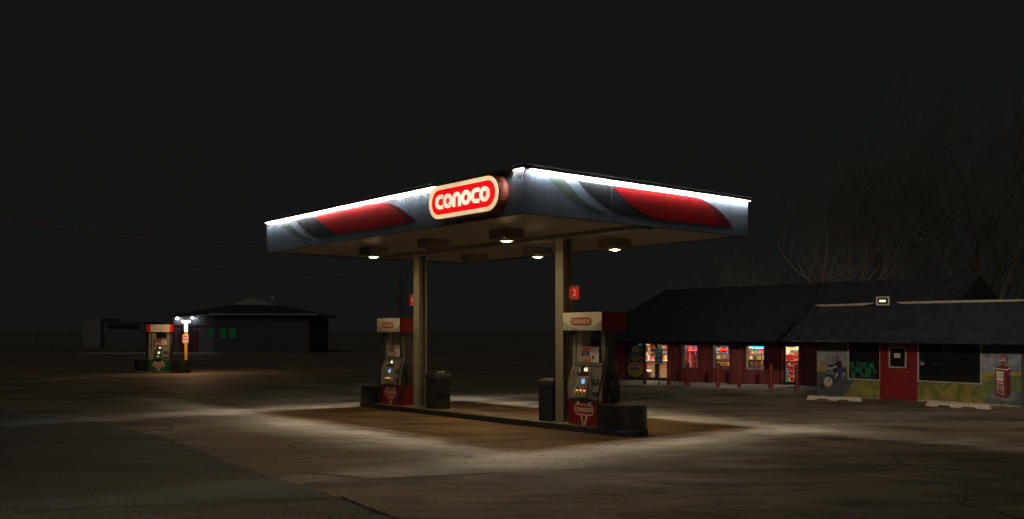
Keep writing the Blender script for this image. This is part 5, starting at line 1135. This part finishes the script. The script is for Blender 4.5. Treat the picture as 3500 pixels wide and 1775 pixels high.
# little tuft at the left edge of the paving
mb = MB(); c = gp(8, 1620)
for k in range(60):
    a = R.uniform(-.3, .3); b = R.uniform(-.5, .9); mb.tube([(c.x+a-.1, c.y+b, c.z), (c.x+a-.1+R.uniform(-.12, .16), c.y+b+R.uniform(-.1, .1), c.z+R.uniform(.03, .14))], [.004, .001], 3, False)
struct(mb.build('dry_grass', mat('dry_grass_near', (.20, .17, .08), .95)), 'stuff')
# ------------------------------------------------------------------ utility pole and wires
M_pole = mat('pole_wood', (.20, .19, .19), .85, var=.2, scale=2)
pb_ = px(1357, 1180, 85); pb_.z = gz(85); pt_ = px(1372, 897, 85); dirp = (pt_-px(1361, 1176, 85)).normalized()
up = thing('utility_pole', 'leaning wooden utility pole with a transformer behind the far pump', 'utility pole', (0, 0, 0), 0)
top = pb_+dirp*11.5
MB().tube([pb_, top], [.17, .12], 10).build('pole', M_pole, up)
tc_ = px(1382, 937, 84.7); MB().lathe([(.20, tc_.z-.38), (.22, tc_.z-.3), (.22, tc_.z+.35), (.1, tc_.z+.42)], (tc_.x, tc_.y), 12).tube([(tc_.x+.1, tc_.y, tc_.z+.4), (tc_.x+.12, tc_.y, tc_.z+.9)], .05, 6).build('transformer', M_steel, up)
MB().tube([px(1380, 957, 84.6), px(1366, 1180, 84.6)], .045, 6).tube([px(1376, 957, 84.5), px(1362, 1180, 84.5)], .03, 6).build('conduit', M_steel, up)
M_wire = mat('wire', (.26, .21, .20), .7)
def wire(u0, v0, D0, u1, v1, D1, sag, label, r_=.028):
    a, b = px(u0, v0, D0), px(u1, v1, D1); pts = []
    for k in range(25): t = k/24; q = a.lerp(b, t); q.z -= sag*4*t*(1-t); pts.append(q)
    tag(MB().tube(pts, r_, 5).build('power_line', M_wire), label, 'power line', 'power lines across the left sky')
wire(-60, 728, 45, 1372, 870, 85, .3, 'highest of the faint power lines crossing the left sky')
wire(-60, 738, 45, 1372, 890, 85, .45, 'faint power line just under the highest one in the left sky')
wire(-60, 842, 55, 1372, 955, 85, .3, 'faint power line in the middle of the left sky')
wire(-60, 905, 60, 1372, 1030, 85, .5, 'lowest of the faint power lines crossing the left sky', .022)
# ------------------------------------------------------------------ bare trees
M_bark = mat('bark', (.38, .34, .29), .9, var=.2, scale=2); M_twig = mat('twig', (.30, .27, .23), .9)
def tree(name, label, cat, u, D, htop, stems, seed, spread=1., group='bare trees behind the store', depth=6, r0=.20, fan=.26):
    r = random.Random(seed); base = px(u, 1100, D); base.z = gz(D)-.1; o = thing(name, label, cat, base, 0, group); TR = MB(); CR = MB()
    def grow(p, d, L_, rr, lev):
        n = 4; pts = [p]; rs = [rr]
        for k in range(n):
            d = (d+Vector((r.gauss(0, .10), r.gauss(0, .10), r.gauss(.03, .06)))).normalized(); p = p+d*L_/n; pts.append(p); rs.append(rr*(1-.45*(k+1)/n))
        (TR if lev == 0 else CR).tube(pts, rs, 6 if lev < 2 else 3, cap=False)
        if lev >= depth: return
        nb = 4 if lev in (0, 3) else 3
        for k in range(nb):
            t = r.uniform(.35, 1) if k < nb-1 else 1; i = min(n, max(1, int(t*n))); q = pts[i]
            a = r.uniform(0, 6.283); s_ = r.uniform(.35, .85)*spread; nd = (d+Vector((math.cos(a)*s_, math.sin(a)*s_, r.uniform(-.1, .25)))).normalized()
            grow(q, nd, L_*r.uniform(.56, .80), max(.008, rs[i]*.66), lev+1)
    for k in range(stems):
        a = r.uniform(0, 6.283) if stems > 1 else 0; s_ = fan*r.uniform(.3, 1) if stems > 1 else .05
        sg_ = (-1, 1, .15)[k % 3]; grow(Vector((.25*k, 0, 0)), Vector((sg_*s_, math.sin(a)*s_*.6, 1)).normalized(), htop*.46, r0*r.uniform(.8, 1.1), 0)
    TR.build('trunk', M_bark, o); CR.build('crown', M_twig, o)
tree('bare_tree', 'leftmost tall bare tree behind the store roof', 'tree', 2898, 56, 12.5, 3, 11, 1.0)
tree('bare_tree', 'bare tree with several stems directly behind the floodlight', 'tree', 3060, 60, 14.5, 3, 23, 1.0)
tree('bare_tree', 'tallest bare tree, behind the dark gable at the right', 'tree', 3334, 52, 15.0, 3, 31, 1.0)
tree('bare_tree', 'bare tree leaning in at the right edge of the picture', 'tree', 3560, 50, 12.5, 3, 47, 1.0, fan=.8)
for k, (u, D, h, lb) in enumerate(((2360, 66, 5.6, 'low bare bush at the left end of the store roof'), (2500, 64, 7.0, 'rounded bare bush above the middle of the red store roof'), (2640, 66, 7.2, 'bare bush left of the tall trees behind the store'), )):
    tree('bare_bush', lb, 'bush', u, D, h, 5, 60+k, 1.1, 'bare bushes behind the store', 5, .07, .7)
